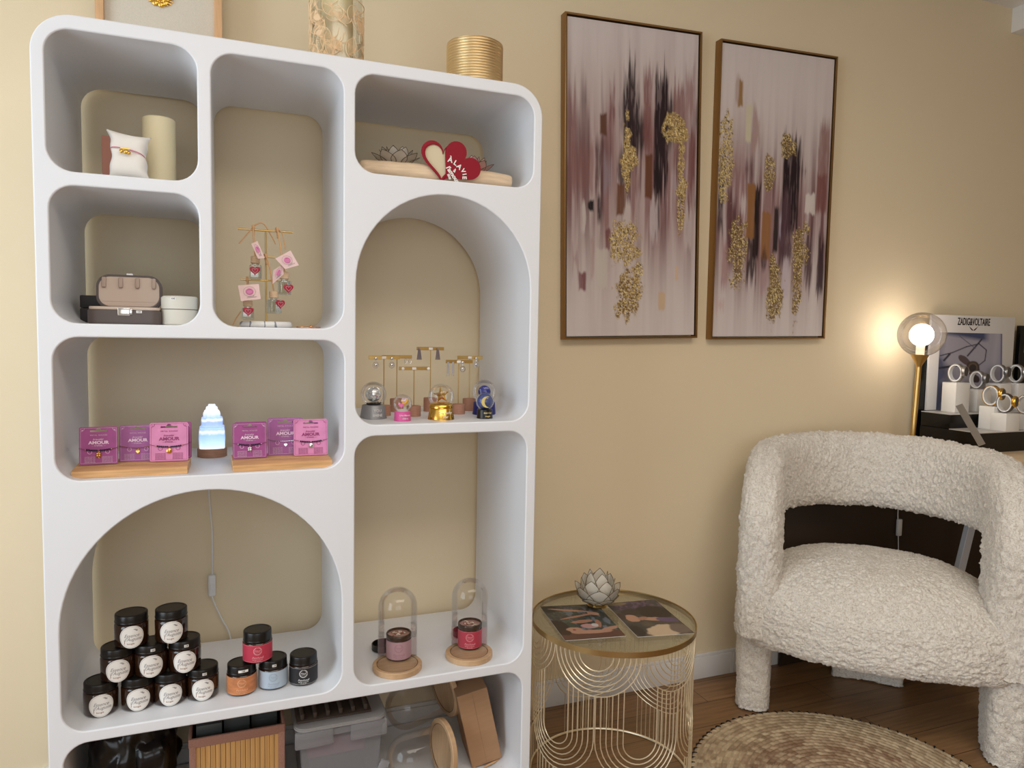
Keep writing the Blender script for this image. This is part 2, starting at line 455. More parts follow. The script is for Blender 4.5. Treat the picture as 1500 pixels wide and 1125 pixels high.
#@@SECTION art
# ------------------------------------------------------------------ painted panels
class Canvas:
    def __init__(s, nx, nz, base):
        s.nx, s.nz = nx, nz
        u = np.linspace(0, 1, nx); w = np.linspace(0, 1, nz)      # w: 0 at the top
        s.U, s.W = np.meshgrid(u, w, indexing='ij')
        s.col = np.ones((nx, nz, 3))*np.array([lin(c) for c in base]); s.leaf = np.zeros((nx, nz))
    def mix(s, mask, col, leaf=None):
        c = np.array([lin(q) for q in col])
        s.col = s.col*(1-mask[..., None])+c*mask[..., None]
        if leaf is not None: s.leaf = s.leaf*(1-mask)+leaf*mask
        else: s.leaf = s.leaf*(1-mask)
    def stroke(s, x0, x1, w0, w1, col, soft=0.05, ragged=0.06, alpha=1.0, dry=0.3, seed=0.0, leaf=None):
        """an upright brush mark with ragged dry ends"""
        U, W = s.U, s.W
        jag = (fbm(U*70+seed, W*2+seed, o=2)-.5)*ragged*2
        jl = (fbm(W*9+seed*3, U*0+seed, o=3)-.5)*0.02
        ax = np.clip(np.minimum((U-x0+jl), (x1-U+jl))/0.012, 0, 1)
        az = np.clip(np.minimum((W-w0+jag)/soft, (w1-W+jag)/soft), 0, 1)
        d = fbm(U*95+seed*7, W*14+seed, o=3)
        dr = np.clip(1-dry*np.clip((d-.54)*7, 0, 1), 0, 1)
        s.mix(ax*az*dr*alpha, col, leaf)
    def specks(s, x0, x1, w0, w1, col, dens=0.5, seed=0.0, fade=0.3, leafy=True):
        U, W = s.U, s.W
        cx, cz = (x0+x1)/2, (w0+w1)/2
        e = np.sqrt(((U-cx)/((x1-x0)/2))**2*0.8+(np.abs(W-cz)/((w1-w0)/2))**3)
        edge = np.clip((1.0+(fbm(U*26+seed, W*34+seed, o=3)-.5)*1.5-e)/fade, 0, 1)
        n = fbm(U*120+seed*5, W*230, o=2)
        m = edge*np.clip((n-(1-dens)+.12)*9, 0, 1)
        s.mix(m, col, 0.35 if leafy else None)
        n2 = fbm(U*150+seed*9, W*260, o=2)
        s.mix(edge*np.clip((n2-.60)*12, 0, 1)*0.9, (84, 64, 38), 0.0)
        s.mix(edge*np.clip((fbm(U*170+seed*3, W*300+4, o=2)-.62)*14, 0, 1), (244, 224, 164), 0.5)
def art_mesh(name, cv, corners, m, parent, y):
    """corners: bottom-left, bottom-right, top-right, top-left in x,z"""
    bl, br, tr, tl = [np.array(c) for c in corners]
    U, V = cv.U[..., None], 1-cv.W[..., None]
    XZ = bl*(1-U)*(1-V)+br*U*(1-V)+tr*U*V+tl*(1-U)*V
    P = np.zeros((cv.nx, cv.nz, 3)); P[..., 0] = XZ[..., 0]; P[..., 2] = XZ[..., 1]; P[..., 1] = y
    o = np_grid(name, P, m, parent, smooth=False)
    me = o.data
    a = me.color_attributes.new('paint', 'FLOAT_COLOR', 'POINT')
    a.data.foreach_set('color', np.concatenate([cv.col, np.ones(cv.col.shape[:2]+(1,))], -1).reshape(-1).astype(np.float32))
    l = me.attributes.new('leaf', 'FLOAT', 'POINT'); l.data.foreach_set('value', cv.leaf.reshape(-1).astype(np.float32))
    return o

def streaks(cv, band, seed):
    """background wash: pale above and below, mauve in the middle, fine upright streaks"""
    U, W = cv.U, cv.W
    s1 = fbm(U*16+seed, W*1.6+seed, o=4); s2 = fbm(U*60+seed*2, W*4, o=3)
    mid = np.exp(-((W-band[0])/band[1])**2)
    cv.mix(np.clip((s1-.45)*3, 0, 1)*0.35, (196, 180, 178))
    cv.mix(np.clip(mid*1.3*(0.35+1.6*(s1-.2)), 0, 1)*0.9, (142, 104, 104))
    cv.mix(np.clip(mid*(s2-.46)*5, 0, 1)*0.55, (205, 190, 190))
    cv.mix(np.clip((fbm(U*30+seed*4, W*2.5+9, o=3)-.50)*6, 0, 1)*mid*0.8, (104, 68, 70))

def painting_one(cv):
    streaks(cv, (0.47, 0.26), 3.1)
    S = cv.stroke
    dk, br_, mv, lt, ro, gb = (44, 28, 34), (98, 62, 44), (140, 98, 98), (208, 196, 192), (120, 70, 72), (166, 122, 84)
    S(0, .07, .16, .62, (134, 92, 92), .1, .12, .7, .5, 1); S(.02, .20, .38, .55, (142, 100, 98), .04, .05, .6, .3, 2)
    S(.41, .54, .12, .50, dk, .06, .10, .95, .5, 3); S(.44, .62, .26, .42, dk, .05, .05, .9, .3, 4); S(.20, .27, .34, .56, (90, 60, 62), .06, .06, .8, .4, 70); S(.36, .48, .40, .52, (58, 38, 42), .05, .06, .8, .3, 71)
    S(.30, .36, .16, .36, ro, .06, .08, .8, .5, 5); S(.56, .64, .12, .40, (130, 84, 82), .06, .08, .85, .3, 6)
    S(.65, .77, .12, .52, dk, .05, .10, 1, .3, 7); S(.72, .82, .2, .38, dk, .06, .08, .9, .4, 8)
    S(.66, .71, .42, .67, (34, 24, 28), .02, .03, 1, .1, 9); S(.80, .90, .14, .42, (134, 92, 90), .05, .08, .8, .4, 10)
    S(.90, .98, .10, .30, (150, 112, 110), .05, .1, .7, .5, 11); S(.985, 1.0, .22, .58, dk, .04, .05, .9, .3, 12)
    S(.93, .99, .3, .52, (120, 74, 74), .04, .05, .8, .3, 13)
    S(.23, .30, .28, .36, br_, .01, .01, .95, .05, 14); S(.58, .65, .40, .55, (108, 66, 46), .01, .01, .97, .05, 15)
    S(.36, .44, .50, .61, (112, 72, 52), .01, .01, .95, .05, 16); S(.15, .20, .56, .60, (30, 24, 26), .01, .01, 1, .05, 17)
    S(.22, .26, .54, .64, (52, 34, 40), .03, .03, .9, .3, 18); S(.26, .34, .40, .56, (150, 134, 144), .05, .05, .75, .3, 19)
    S(.10, .15, .58, .66, lt, .02, .03, .9, .2, 20); S(.28, .33, .65, .72, ro, .01, .01, .85, .2, 21)
    S(.08, .15, .79, .855, (120, 66, 70), .01, .01, .9, .15, 22); S(.17, .21, .67, .82, (172, 142, 138), .02, .03, .7, .3, 23)
    S(.21, .31, .71, .85, (204, 196, 186), .01, .01, .85, .1, 24); S(.42, .48, .56, .68, (206, 192, 190), .03, .04, .9, .2, 25)
    S(.62, .70, .52, .70, (198, 184, 186), .03, .05, .85, .3, 26); S(.80, .90, .44, .58, (170, 154, 160), .04, .06, .7, .4, 27)
    S(.90, .97, .56, .72, (196, 180, 178), .03, .04, .85, .3, 28); S(.50, .58, .53, .70, (186, 166, 166), .03, .05, .7, .4, 29)
    S(.10, .15, .14, .36, (96, 84, 88), .08, .15, .5, .8, 30); S(.37, .42, .24, .35, (112, 100, 108), .05, .08, .6, .6, 31)
    S(.70, .76, .85, .92, (206, 176, 140), .01, .01, .9, .2, 32); S(.83, .87, .76, .82, (212, 182, 150), .01, .01, .9, .2, 33)
    S(.03, .10, .70, .80, (150, 116, 116), .03, .05, .5, .5, 34)
    g = (186, 158, 104)
    cv.specks(.41, .475, .29, .52, g, .62, 1.3); cv.specks(.41, .52, .38, .46, g, .6, 2.3)
    cv.specks(.74, .91, .265, .36, g, .66, 3.3); cv.specks(.84, .91, .35, .56, g, .56, 4.3); cv.specks(.84, .91, .5, .65, g, .46, 5.3)
    cv.specks(.34, .54, .62, .77, g, .50, 6.3); cv.specks(.38, .53, .76, .97, (160, 130, 84), .56, 7.3); cv.specks(.50, .58, .72, .90, g, .46, 8.3)
def painting_two(cv):
    streaks(cv, (0.58, 0.24), 8.6)
    S = cv.stroke
    dk, ro = (40, 27, 32), (122, 78, 76)
    S(.12, .19, .10, .20, (170, 140, 132), .03, .04, .6, .4, 41); S(.145, .19, .11, .21, (152, 116, 70), .01, .01, .97, .05, 42)
    S(.21, .28, .19, .33, (206, 196, 170), .01, .01, .95, .1, 43); S(.27, .35, .20, .36, (170, 140, 136), .04, .05, .8, .3, 44)
    S(.88, 1.0, .20, .58, (140, 102, 98), .05, .06, .8, .3, 45); S(.88, .99, .40, .56, (122, 74, 72), .02, .02, .8, .2, 46)
    S(.56, .73, .30, .64, dk, .04, .08, 1, .3, 47); S(.10, .22, .52, .80, (112, 74, 76), .06, .06, .7, .4, 72); S(.55, .68, .60, .78, (76, 50, 58), .06, .06, .85, .4, 73); S(.60, .68, .29, .40, (70, 48, 50), .05, .08, .8, .4, 48); S(.66, .79, .36, .45, dk, .04, .08, .7, .6, 49)
    S(.53, .66, .48, .72, (90, 62, 72), .06, .08, .75, .4, 50); S(0.0, .06, .34, .66, dk, .05, .08, .9, .4, 51)
    S(.08, .17, .48, .74, (92, 58, 62), .05, .06, .85, .3, 52); S(.22, .30, .37, .46, (96, 62, 64), .05, .05, .7, .5, 53)
    S(.31, .38, .46, .74, (36, 26, 26), .02, .03, 1, .1, 54); S(.27, .36, .6, .82, (52, 34, 36), .05, .08, .9, .4, 55)
    S(.25, .335, .46, .66, (146, 100, 58), .01, .01, .97, .05, 56); S(.39, .48, .555, .73, (150, 104, 66), .01, .01, .97, .05, 57)
    S(.495, .55, .54, .70, (44, 34, 34), .015, .02, .97, .1, 58); S(.39, .46, .68, .78, (60, 40, 44), .03, .05, .8, .3, 59)
    S(.78, .88, .48, .56, (214, 204, 198), .01, .01, .95, .1, 60); S(.80, .88, .60, .84, (74, 48, 56), .06, .08, .85, .4, 61)
    S(.92, .99, .62, .88, (54, 34, 42), .04, .08, .9, .4, 62); S(.20, .25, .50, .58, (206, 192, 190), .03, .03, .8, .3, 63)
    S(.05, .12, .66, .84, (160, 120, 120), .04, .05, .7, .4, 64); S(.40, .46, .76, .86, (170, 138, 140), .03, .05, .7, .3, 65)
    S(.60, .66, .72, .86, (196, 180, 190), .02, .03, .8, .2, 66); S(.54, .58, .56, .66, (178, 170, 186), .03, .05, .8, .3, 67)
    S(.02, .09, .86, .92, (200, 168, 164), .02, .03, .6, .3, 68); S(.68, .78, .74, .86, (148, 108, 112), .04, .06, .5, .5, 69)
    g = (148, 122, 80)
    cv.specks(0.0, .12, .24, .54, (190, 164, 110), .46, 11.3); cv.specks(.40, .49, .36, .50, g, .58, 12.3)
    cv.specks(.54, .66, .28, .37, g, .56, 13.3); cv.specks(.12, .26, .56, .84, g, .5, 14.3); cv.specks(.68, .82, .58, .76, g, .5, 15.3)
    cv.specks(.70, .78, .66, .95, g, .52, 16.3); cv.specks(.46, .60, .74, .96, g, .58, 17.3); cv.specks(.48, .53, .70, .80, g, .55, 18.3)

M_ART = attr_mat('acrylic on canvas', 0.55, True)
M_FRAME = mat('bronze gold frame', rgb(150, 116, 72), 0.35, 0.85)
def lerp(a, b, t): return (a[0]+(b[0]-a[0])*t, a[1]+(b[1]-a[1])*t)
def framed(name, label, corners, paint, yf=0.420):
    t = thing(name, label, 'painting', (corners[0][0], YW, corners[0][1]))
    ox, oz = corners[0]
    c = [(x-ox, z-oz) for x, z in corners]
    bl, br, tr, tl = c
    def inset(d):
        return [(bl[0]+d, bl[1]+d), (br[0]-d, br[1]+d), (tr[0]-d, tr[1]-d), (tl[0]+d, tl[1]-d)]
    holed('frame', c, [inset(0.006)], YW-yf-.001, 0.0005, M_FRAME, t, 1, y0=yf-YW)
    bm = B(); add_prism(bm, inset(0.011), 0.02); o = bm_obj('canvas', bm, mat('raw canvas edge', rgb(60, 52, 48), 0.8), t, loc=(0, yf-YW+0.008, 0))
    cv = Canvas(200, 400, (216, 205, 202)); paint(cv)
    art_mesh('painted_surface', cv, inset(0.0112), M_ART, o, -0.0008)
    return t
framed('abstract_painting', 'tall abstract painting with scattered gold leaf in a bronze frame, beside the bookcase',
       [(1.4815, 1.332), (2.034, 1.346), (2.010, 2.458), (1.457, 2.435)], painting_one)
framed('abstract_painting', 'tall abstract painting with dark plum strokes in a bronze frame, the canvas nearer the lamp',
       [(2.0965, 1.341), (2.655, 1.351), (2.655, 2.469), (2.094, 2.449)], painting_two)

#@@SECTION jars
# ------------------------------------------------------------------ candle jars
def body_prof(R, h, sh=0.004):
    return [(0, 0), (R-.006, 0), (R-.002, .0015), (R, .005), (R, h-.006), (R-.0015, h-.002), (R-.005, h), (0, h)]
def jar(x, y, z, R, H, label, group, kind, lidfrac=0.27, rz=None, lid=True, tagpos=None):
    rz = face_cam(x, y) if rz is None else rz
    t = thing('candle_jar', label, 'candle jar', (x, y, z), rz, group)
    hb = H*(1-lidfrac)
    bm = add_lathe(B(), body_prof(R, hb)); add_lathe(bm, [(R-.004, hb-.001), (R-.004, hb+.004)], cap=False)
    body = bm_obj('jar_body', bm, M_AMBER, t)
    if lid:
        Rl = R-.0015
        bm = add_lathe(B(), [(0, hb+.0012), (Rl, hb+.0012), (Rl, H-.003), (Rl-.0008, H-.001), (Rl-.003, H), (Rl-.005, H), (Rl-.006, H-.0012), (0, H-.0012)], 48)
        add_lathe(bm, [(Rl+.0006, hb+.0012), (Rl+.0010, hb+.003), (Rl+.0002, hb+.005)], 48, cap=False)
        bm_obj('lid', bm, M_LID, t)
    zc = hb*0.50
    if kind == 'round':
        r = hb*0.475
        bm = B(); curved_disc(bm, r, zc, R, 0.0004, 36)
        lb = bm_obj('label_sticker', bm, M_PAPER, body)
        bm = B(); curved_ring(bm, r*0.92, 0.0005, zc, R, 0.0006, 40)
        text(bm, 'Essence', r*0.42, -r*0.02, zc+r*0.12, -0.0005, wrap=R, shear=0.4, sx=.9)
        text(bm, "d'Auguste", r*0.40, r*0.06, zc-r*0.20, -0.0005, wrap=R, shear=0.4, sx=.9)
        for a, l in ((.9, .25), (.4, .33), (.1, .22), (1.5, .2), (2.2, .24)):
            x0, z0 = r*0.38, zc+r*0.52
            pts = [(x0+q*r*l*math.cos(a+q), -0.0006, z0+q*r*l*math.sin(a)) for q in (0, .5, 1)]
            tb = bmesh.new(); add_tube(tb, pts, 0.0004, 4)
            for v in tb.verts:
                aa = v.co.x/R; q = R-v.co.y; v.co = (q*math.sin(aa), -q*math.cos(aa), v.co.z)
            merge(bm, tb)
        bm_obj('lettering', bm, M_GREYINK, lb)
        bm = B(); text(bm, 'bougie', r*0.22, -r*0.1, zc-r*0.58, -0.0005, wrap=R, sx=1)
        add_box(bm, -r*.62, -r*.56, -R*.985-.0008, -R*.985+.001, zc-r*.62, zc-r*.32, M=Matrix.Rotation(-.0, 4, 'Z')) if False else None
        curved_rect(bm, 0.0012, zc-r*.6, zc-r*.3, R, 0.0006, 2, -r*.58)
        bm_obj('lettering', bm, mat('russet ink', rgb(150, 96, 76), .6), lb)
    else:
        lc, ink = kind
        z0, z1 = hb*0.10, hb*0.93
        bm = B(); curved_rect(bm, R*3.6, z0, z1, R, 0.0004, 40)
        lb = bm_obj('label_band', bm, lc, body)
        bm = B(); zz = z0+(z1-z0)*0.66; rr_ = (z1-z0)*0.23
        curved_ring(bm, rr_, 0.0006, zz, R, 0.0006, 30, .6*PI, 2.4*PI); curved_ring(bm, rr_*.8, 0.0004, zz, R, 0.0006, 30, .65*PI, 2.35*PI)
        for k in range(14):
            a = -PI*.35+k/13*PI*1.7+PI*.5+PI*.35-PI*.35
            curved_ring(bm, 0.0008, 0.0008, zz+rr_*.9*math.sin(a+PI*.0), R, .0006, 6, xc=rr_*.9*math.cos(a))
        text(bm, 'Rituel', rr_*.55, 0, zz+rr_*.08, -0.0005, wrap=R, shear=.3)
        text(bm, 'de fleurs', rr_*.28, 0, zz-rr_*.3, -0.0005, wrap=R)
        text(bm, 'Patchouli' if ink is not M_INK else 'Coton', rr_*.75, 0, z0+(z1-z0)*0.27, -0.0005, wrap=R, shear=.35)
        text(bm, 'Bougie artisanale', rr_*.36, 0, z0+(z1-z0)*0.15, -0.0005, wrap=R)
        text(bm, 'cire naturelle', rr_*.28, 0, z0+(z1-z0)*0.07, -0.0005, wrap=R)
        curved_rect(bm, R*2.6, z0+.0012, z0+.0016, R, .0006, 24); curved_rect(bm, R*2.6, z1-.0016, z1-.0012, R, .0006, 24)
        bm_obj('lettering', bm, ink, lb)
    if tagpos:
        tx, tw = tagpos
        price_tag(t, tx, 0, hb+(H-hb)*.5, tw, .0065, wrap=R-.0015)
    if not lid:
        bm = add_lathe(B(), [(R-.0005, hb), (R+.0005, hb+.002), (R+.0005, hb+.010), (R-.001, hb+.012), (R-.003, hb+.012), (R-.003, hb+.004)], cap=False)
        add_lathe(bm, [(R-.0008, hb), (R-.0008, hb-.004), (0, hb-.004)], cap=False)
        bm_obj('neck', bm, mat('smoky brown rim', rgb(60, 44, 34), .15), t)
        w = add_lathe(B(), [(R-.0035, hb-.002), (R-.0035, hb+.006), (0, hb+.006)])
        wx = bm_obj('wax', w, mat('rosy wax', rgb(170, 130, 118), .5), t)
        for cc, n in ((rgb(150, 84, 70), 6), (rgb(206, 190, 172), 9)):
            bm = B()
            for k in range(n):
                a = random.random()*2*PI; q = random.random()*(R-.012)
                M = Matrix.Translation((q*math.cos(a), q*math.sin(a), hb+.008)) @ Matrix.Rotation(random.random()*3, 4, 'Z') @ Matrix.Rotation(random.uniform(-.6, .6), 4, 'X')
                add_sphere(bm, (0, 0, 0), 0.006, 8, 6, (1, .45, .3), M)
            bm_obj('dried_petals', bm, mat('petal %d' % n, cc, .7), t)
    return t
JR, JH = 0.0395, 0.0795
gA = 'amber candle jars stacked in the lower left arch'
rows = [(ZH, [(147.5, 0), (198.5, 0), (243.5, 0), (291, .010)], 1041),
        (ZH+JH, [(171, 0), (214.5, .010), (265, .010)], 0), (ZH+2*JH, [(191, 0), (250, 0)], 0)]
lab = {(0, 0): 'amber candle jar with round white label, bottom row, farthest left',
       (0, 1): 'amber candle jar with round white label, bottom row, second from the left edge',
       (0, 2): 'amber candle jar with round white label, bottom row, third along',
       (0, 3): 'amber candle jar with white price sticker on its lid, bottom row right end',
       (1, 0): 'amber candle jar with round white label, middle row left, no price sticker',
       (1, 1): 'amber candle jar with price sticker, centre of the middle row',
       (1, 2): 'amber candle jar with price sticker, right end of the middle row',
       (2, 0): 'amber candle jar with round label on top of the stack, left one of the two',
       (2, 1): 'amber candle jar with round label on top of the stack, right one of the two'}
jx = [0.092, 0.1715, 0.2435, 0.3185]; jy = [0.093, 0.095, 0.095, 0.096]
jz0 = ZH+.0005
jx = [0.090, 0.1705, 0.2505, 0.3310]
pos = {}
for i, x in enumerate([0.0915, 0.1725, 0.2535-.008, 0.3265-.006]): pos[(0, i)] = (x, jy[i], jz0)
for i, x in enumerate([0.129, 0.2095-.007, 0.283-.004]): pos[(1, i)] = (x, .095, jz0+JH)
for i, x in enumerate([0.1605, 0.2495]): pos[(2, i)] = (x, .095, jz0+2*JH)
for k, (x, y, z) in pos.items():
    tg = (0.004, .010) if k in ((0, 3), (1, 1), (1, 2)) else None
    jar(x+.003, y, z, JR-.0012, JH, lab[k], gA, 'round', .27, tagpos=tg)
Mor = mat('orange swirled label', rgb(196, 124, 78), .5, noise=(40, .25, (1, 1, 2.2)))
Mbl = mat('pale blue label', rgb(176, 190, 204), .5)
Mbk = mat('charcoal label', rgb(34, 32, 34), .5)
Mrd = mat('raspberry label', rgb(190, 56, 78), .5)
Mpk = mat('dusty pink label', rgb(196, 156, 166), .5)
M_WINK = mat('white ink', rgb(225, 222, 220), .5)
M_PINK_INK = mat('pale pink ink', rgb(226, 168, 172), .5)
M_SILVINK = mat('slate blue ink', rgb(150, 162, 178), .5)
M_OINK = mat('peach ink', rgb(226, 178, 142), .5)
R2, H2 = 0.0365, 0.0775
jar(0.4165, .085, jz0, R2, H2, 'dark jar with orange swirled label and long white sticker on its lid', None, (Mor, M_OINK), .3, tagpos=(.004, .024))
jar(0.4945, .092, jz0, R2, H2, 'dark jar with pale blue label between the orange and black jars', None, (Mbl, M_SILVINK), .3, tagpos=(.003, .010))
jar(0.5715, .088, jz0, R2, H2, 'dark jar with charcoal label and white lettering, right end of the lower jars', None, (Mbk, M_WINK), .3)
jar(0.4560, .089, jz0+H2, R2, H2+.003, 'dark jar with raspberry red label on top of the orange and blue jars', None, (Mrd, M_PINK_INK), .33)

#@@SECTION cloches
# ------------------------------------------------------------------ glass cloches
def cloche(name, label, loc, R, Hd, rb, group=None, rot=None, basemat=M_WOOD3):
    t = thing(name, label, 'cloche', loc, 0, group)
    if rot: t.rotation_euler = rot
    bm = add_lathe(B(), [(0, 0), (rb-.002, 0), (rb, .002), (rb, .014), (rb-.002, .016), (R+.003, .016), (R+.003, .0145), (0, .0145)], 56)
    b = bm_obj('base', bm, basemat, t)
    bm = B(); add_tube(bm, [((R+.0015)*math.cos(a), (R+.0015)*math.sin(a), .0152) for a in [2*PI*i/56 for i in range(56)]], .0008, 6, True)
    bm_obj('rim_line', bm, mat('brown groove', rgb(90, 66, 50), .5), b)
    n = 14; prof = [(R, .016), (R, .016+(Hd-R)*.5), (R, .016+Hd-R)]
    for i in range(1, n+1):
        a = PI/2*i/n; prof.append((R*math.cos(a) if i < n else 0, .016+Hd-R+R*math.sin(a)))
    inner = [(max(r-.0018, 0), z-(.0018 if r < R*.6 else 0)) for r, z in prof]
    bm = add_lathe(B(), prof, 56, cap=False); add_lathe(bm, inner, 56, cap=False)
    bm_obj('glass_dome', bm, M_GLASS, t, ang=80)
    return t
c1 = atz(582, 979, ZF); c2 = atz(687, 961, ZF)
cloche('glass_cloche', 'glass cloche on a beech base over the pink labelled candle', (c1[0], c1[1], ZF), .0545, .215, .068)
cloche('glass_cloche', 'glass cloche on a beech base over the red labelled candle', (c2[0], c2[1], ZF), .0525, .215, .068)
def open_jar(u, v, label, kind, ink):
    p = atz(u, v, ZF+.0155)
    return jar(p[0], p[1], ZF+.0150, .0350, .078, label, None, (kind, ink), .22, lid=False)
open_jar(584, 962, 'open dark candle with dusty pink label and dried petals under the left cloche', Mpk, mat('mauve ink', rgb(170, 126, 138), .5))
open_jar(688, 946, 'open dark candle with red label and dried petals under the right cloche', Mrd, M_PINK_INK)
for u, v, L in ((560, 951, 'black screw lid lying upturned behind the pink labelled candle'), (678, 931, 'black screw lid lying upturned behind the red labelled candle')):
    p = atz(u, v, ZF); r = .034
    bm = add_lathe(B(), [(0, .001), (r-.003, .001), (r, .003), (r, .018), (r-.001, .019), (r-.003, .019), (r-.003, .004), (0, .004)], 48)
    o = bm_obj('jar_lid', bm, M_LID, None, loc=(p[0]+.003, max(p[1], .20), ZF)); tag(o, L, 'lid')

#@@SECTION cards
# ------------------------------------------------------------------ bracelet cards on wooden blocks
def block(u0, v0, u1, v1, label, depth=.125):
    a = atz(u0, v0, ZG); b = atz(u1, v1, ZG)
    L = math.hypot(b[0]-a[0], b[1]-a[1]); rz = math.atan2(b[1]-a[1], b[0]-a[0])
    t = thing('display_block', label, 'card stand', (a[0], max(a[1], .008), ZG), rz)
    bm = B()
    t2 = bmesh.new()
    prof = [(0, 0), (depth, 0), (depth, .023), (.098, .023), (.098, .013), (.094, .013), (.094, .023), (.016, .019), (0, .016)]
    vs = [t2.verts.new((0, y, z)) for y, z in prof]; f = t2.faces.new(vs)
    g = bmesh.ops.extrude_face_region(t2, geom=[f]); bmesh.ops.translate(t2, vec=(L, 0, 0), verts=[v for v in g['geom'] if isinstance(v, bmesh.types.BMVert)])
    bmesh.ops.bevel(t2, geom=t2.edges[:], offset=.0008, segments=1, affect='EDGES')
    merge(bm, t2)
    bm_obj('block', bm, M_WOOD, t, ang=25)
    bm = B(); text(bm, 'bracelets de pierres fines et argent', .0065, L*.48, .0, 0, sx=1.2)
    for v in bm.verts: v.co = (v.co.x, .045+v.co.z, .0208+(v.co.z)*.05+(-v.co.y)+.0004)
    bm_obj('lettering', bm, mat('pale engraving', rgb(226, 190, 150), .6), t)
    return t
block(104, 702, 275, 694, 'pine card stand block on the left of the glowing crystal lamp')
block(341, 692, 487, 684, 'pine card stand block on the right of the glowing crystal lamp')
def card(pts, y, z, label, base, ink, charm, metal, lean=-.10, beads=True, holecol=None, group='bracelet gift cards'):
    """pts: left and right photo columns of the card"""
    p0 = aty(pts[0], 680, y); p1 = aty(pts[1], 680, y)
    w = p1[0]-p0[0]; h = w*1.10
    t = thing('bracelet_card', label, 'gift card', ((p0[0]+p1[0])/2, y, z), 0, group); t.rotation_euler = (lean, 0, pts[2] if len(pts) > 2 else 0)
    out = rrect(-w/2, w/2, 0, h, .004, 4)
    hz = h*.885; s = w/2
    slot = [(-.44*s, hz-.028*s*1.6), (.44*s, hz-.028*s*1.6)]+[(.44*s, hz+.05*s), (.16*s, hz+.05*s)]+[(.13*s*math.cos(a), hz+.07*s+.11*s*math.sin(a)) for a in (0.1, .8, 1.57, 2.3, 3.0)]+[(-.16*s, hz+.05*s), (-.44*s, hz+.05*s)]
    holed('card', out, [slot], .0006, 0, base, t, 1, y0=0)
    bm = B()
    q = .0016
    for a, b, c, d in ((-w/2+.003, w/2-.003, .003, .0034), (-w/2+.003, w/2-.003, h-.0034, h-.003)): add_box(bm, a, b, -.0004, -.0001, c, d)
    for x in (-w/2+.003, w/2-.0034): add_box(bm, x, x+.0004, -.0004, -.0001, .003, h-.003)
    for sx in (-1, 1):
        tb = bmesh.new(); add_tube(tb, [(sx*(w/2-.003-.008*math.cos(a)), -.0003, h-.003-.008*math.sin(a)) for a in [PI/2*i/6 for i in range(7)]], .0004, 4); merge(bm, tb)
        add_sphere(bm, (sx*(w/2-.0065), -.0002, h-.0075), .0012, 6, 4, (1, .3, 1))
    text(bm, 'METAL ROUSSE', h*.047, 0, h*.775, -.0005, spacing=1.3)
    text(bm, 'bracelet', h*.075, -.02*w, h*.665, -.0005, shear=.5)
    text(bm, 'AMOUR', h*.115, 0, h*.575, -.0005, bold=.0004, sx=1.15)
    text(bm, '— ÉTERNEL —', h*.05, 0, h*.495, -.0005)
    for k, z_ in enumerate((.20, .165, .13, .095, .06)):
        for sx in (-1, 1): text(bm, 'pierres fines amour et joie', h*.034, sx*w*.225, h*z_, -.0005, sx=.68)
    for sx in (-1, 1):
        tb = bmesh.new(); add_tube(tb, [(sx*w*.23+.045*w*1.2*math.cos(a), -.0003, h*.33+.045*w*1.2*math.sin(a)) for a in [2*PI*i/16 for i in range(16)]], .0005, 4, True); merge(bm, tb)
    bm_obj('lettering', bm, ink, t)
    # bracelet
    bm = B(); N = 24
    crv = lambda s_: (s_*w/2*1.01, -.0026, h*(.44-.07*(1-s_*s_)))
    add_tube(bm, [crv(-1+2*i/N) for i in range(N+1)], .0006, 5)
    br_ = bm_obj('bracelet', bm, mat('mauve thread', rgb(120, 66, 84), .7), t)
    if beads:
        b0 = bm_obj('bead', add_sphere(B(), (0, 0, 0), .0023, 8, 6), mat('dark garnet beads', rgb(52, 26, 60), .25), br_); first = True
        for k in range(-6, 7):
            if k == 0: continue
            if first: bo = b0; first = False
            else: bo = b0.copy(); C.objects.link(bo)
            bo.parent = br_; bo.location = crv(k*.098)
        bm = B()
        for k in (-6.8, 6.8): add_sphere(bm, crv(k*.098), .0015, 8, 6)
        bm_obj('clasp_bead', bm, metal, br_)
    else:
        bm = B()
        for k in range(-14, 15): add_sphere(bm, crv(k*.062), .0011, 6, 4)
        bm_obj('fine_chain', bm, metal, br_)
    c = crv(0); bm = B()
    add_tube(bm, [(c[0]+.0016*math.cos(a), c[1], c[2]-.003+.0022*math.sin(a)) for a in [2*PI*i/10 for i in range(10)]], .0005, 5, True)
    cz = c[2]-.010
    if charm == 'heart': add_prism(bm, [(x, z_+cz) for x, z_ in heart(.0088, 24)], .003, Matrix.Translation((0, c[1]-.0015, 0)), 0)
    elif charm == 'clover':
        for a in (PI/4, 3*PI/4, 5*PI/4, 7*PI/4): add_sphere(bm, (.0033*math.cos(a), c[1]-.001, cz+.0033*math.sin(a)), .0033, 10, 6, (1, 1, 1) if 0 else (1, 1, 1))
        add_tube(bm, [(0, c[1], cz), (.001, c[1], cz-.009)], .0006, 5)
    else:
        M = Matrix.Translation((0, c[1], cz)) @ Matrix.Rotation(PI/2, 4, 'X')
        add_lathe(bm, [(0, -.001), (.0058, -.001), (.0062, 0), (.0058, .001), (.003, .0022), (0, .0026)], 20, M)
    bm_obj('charm', bm, metal, br_)
    return t
Cm1 = mat('magenta card', rgb(158, 74, 134), .55, noise=(28, .12)); Cm2 = mat('violet card', rgb(160, 92, 150), .55, noise=(28, .12)); Cm3 = mat('candy pink card', rgb(218, 138, 182), .55, noise=(28, .10))
CI1 = mat('pale pink print', rgb(236, 206, 226), .6); CI2 = mat('plum print', rgb(150, 62, 112), .6)
cz = ZG+.0205
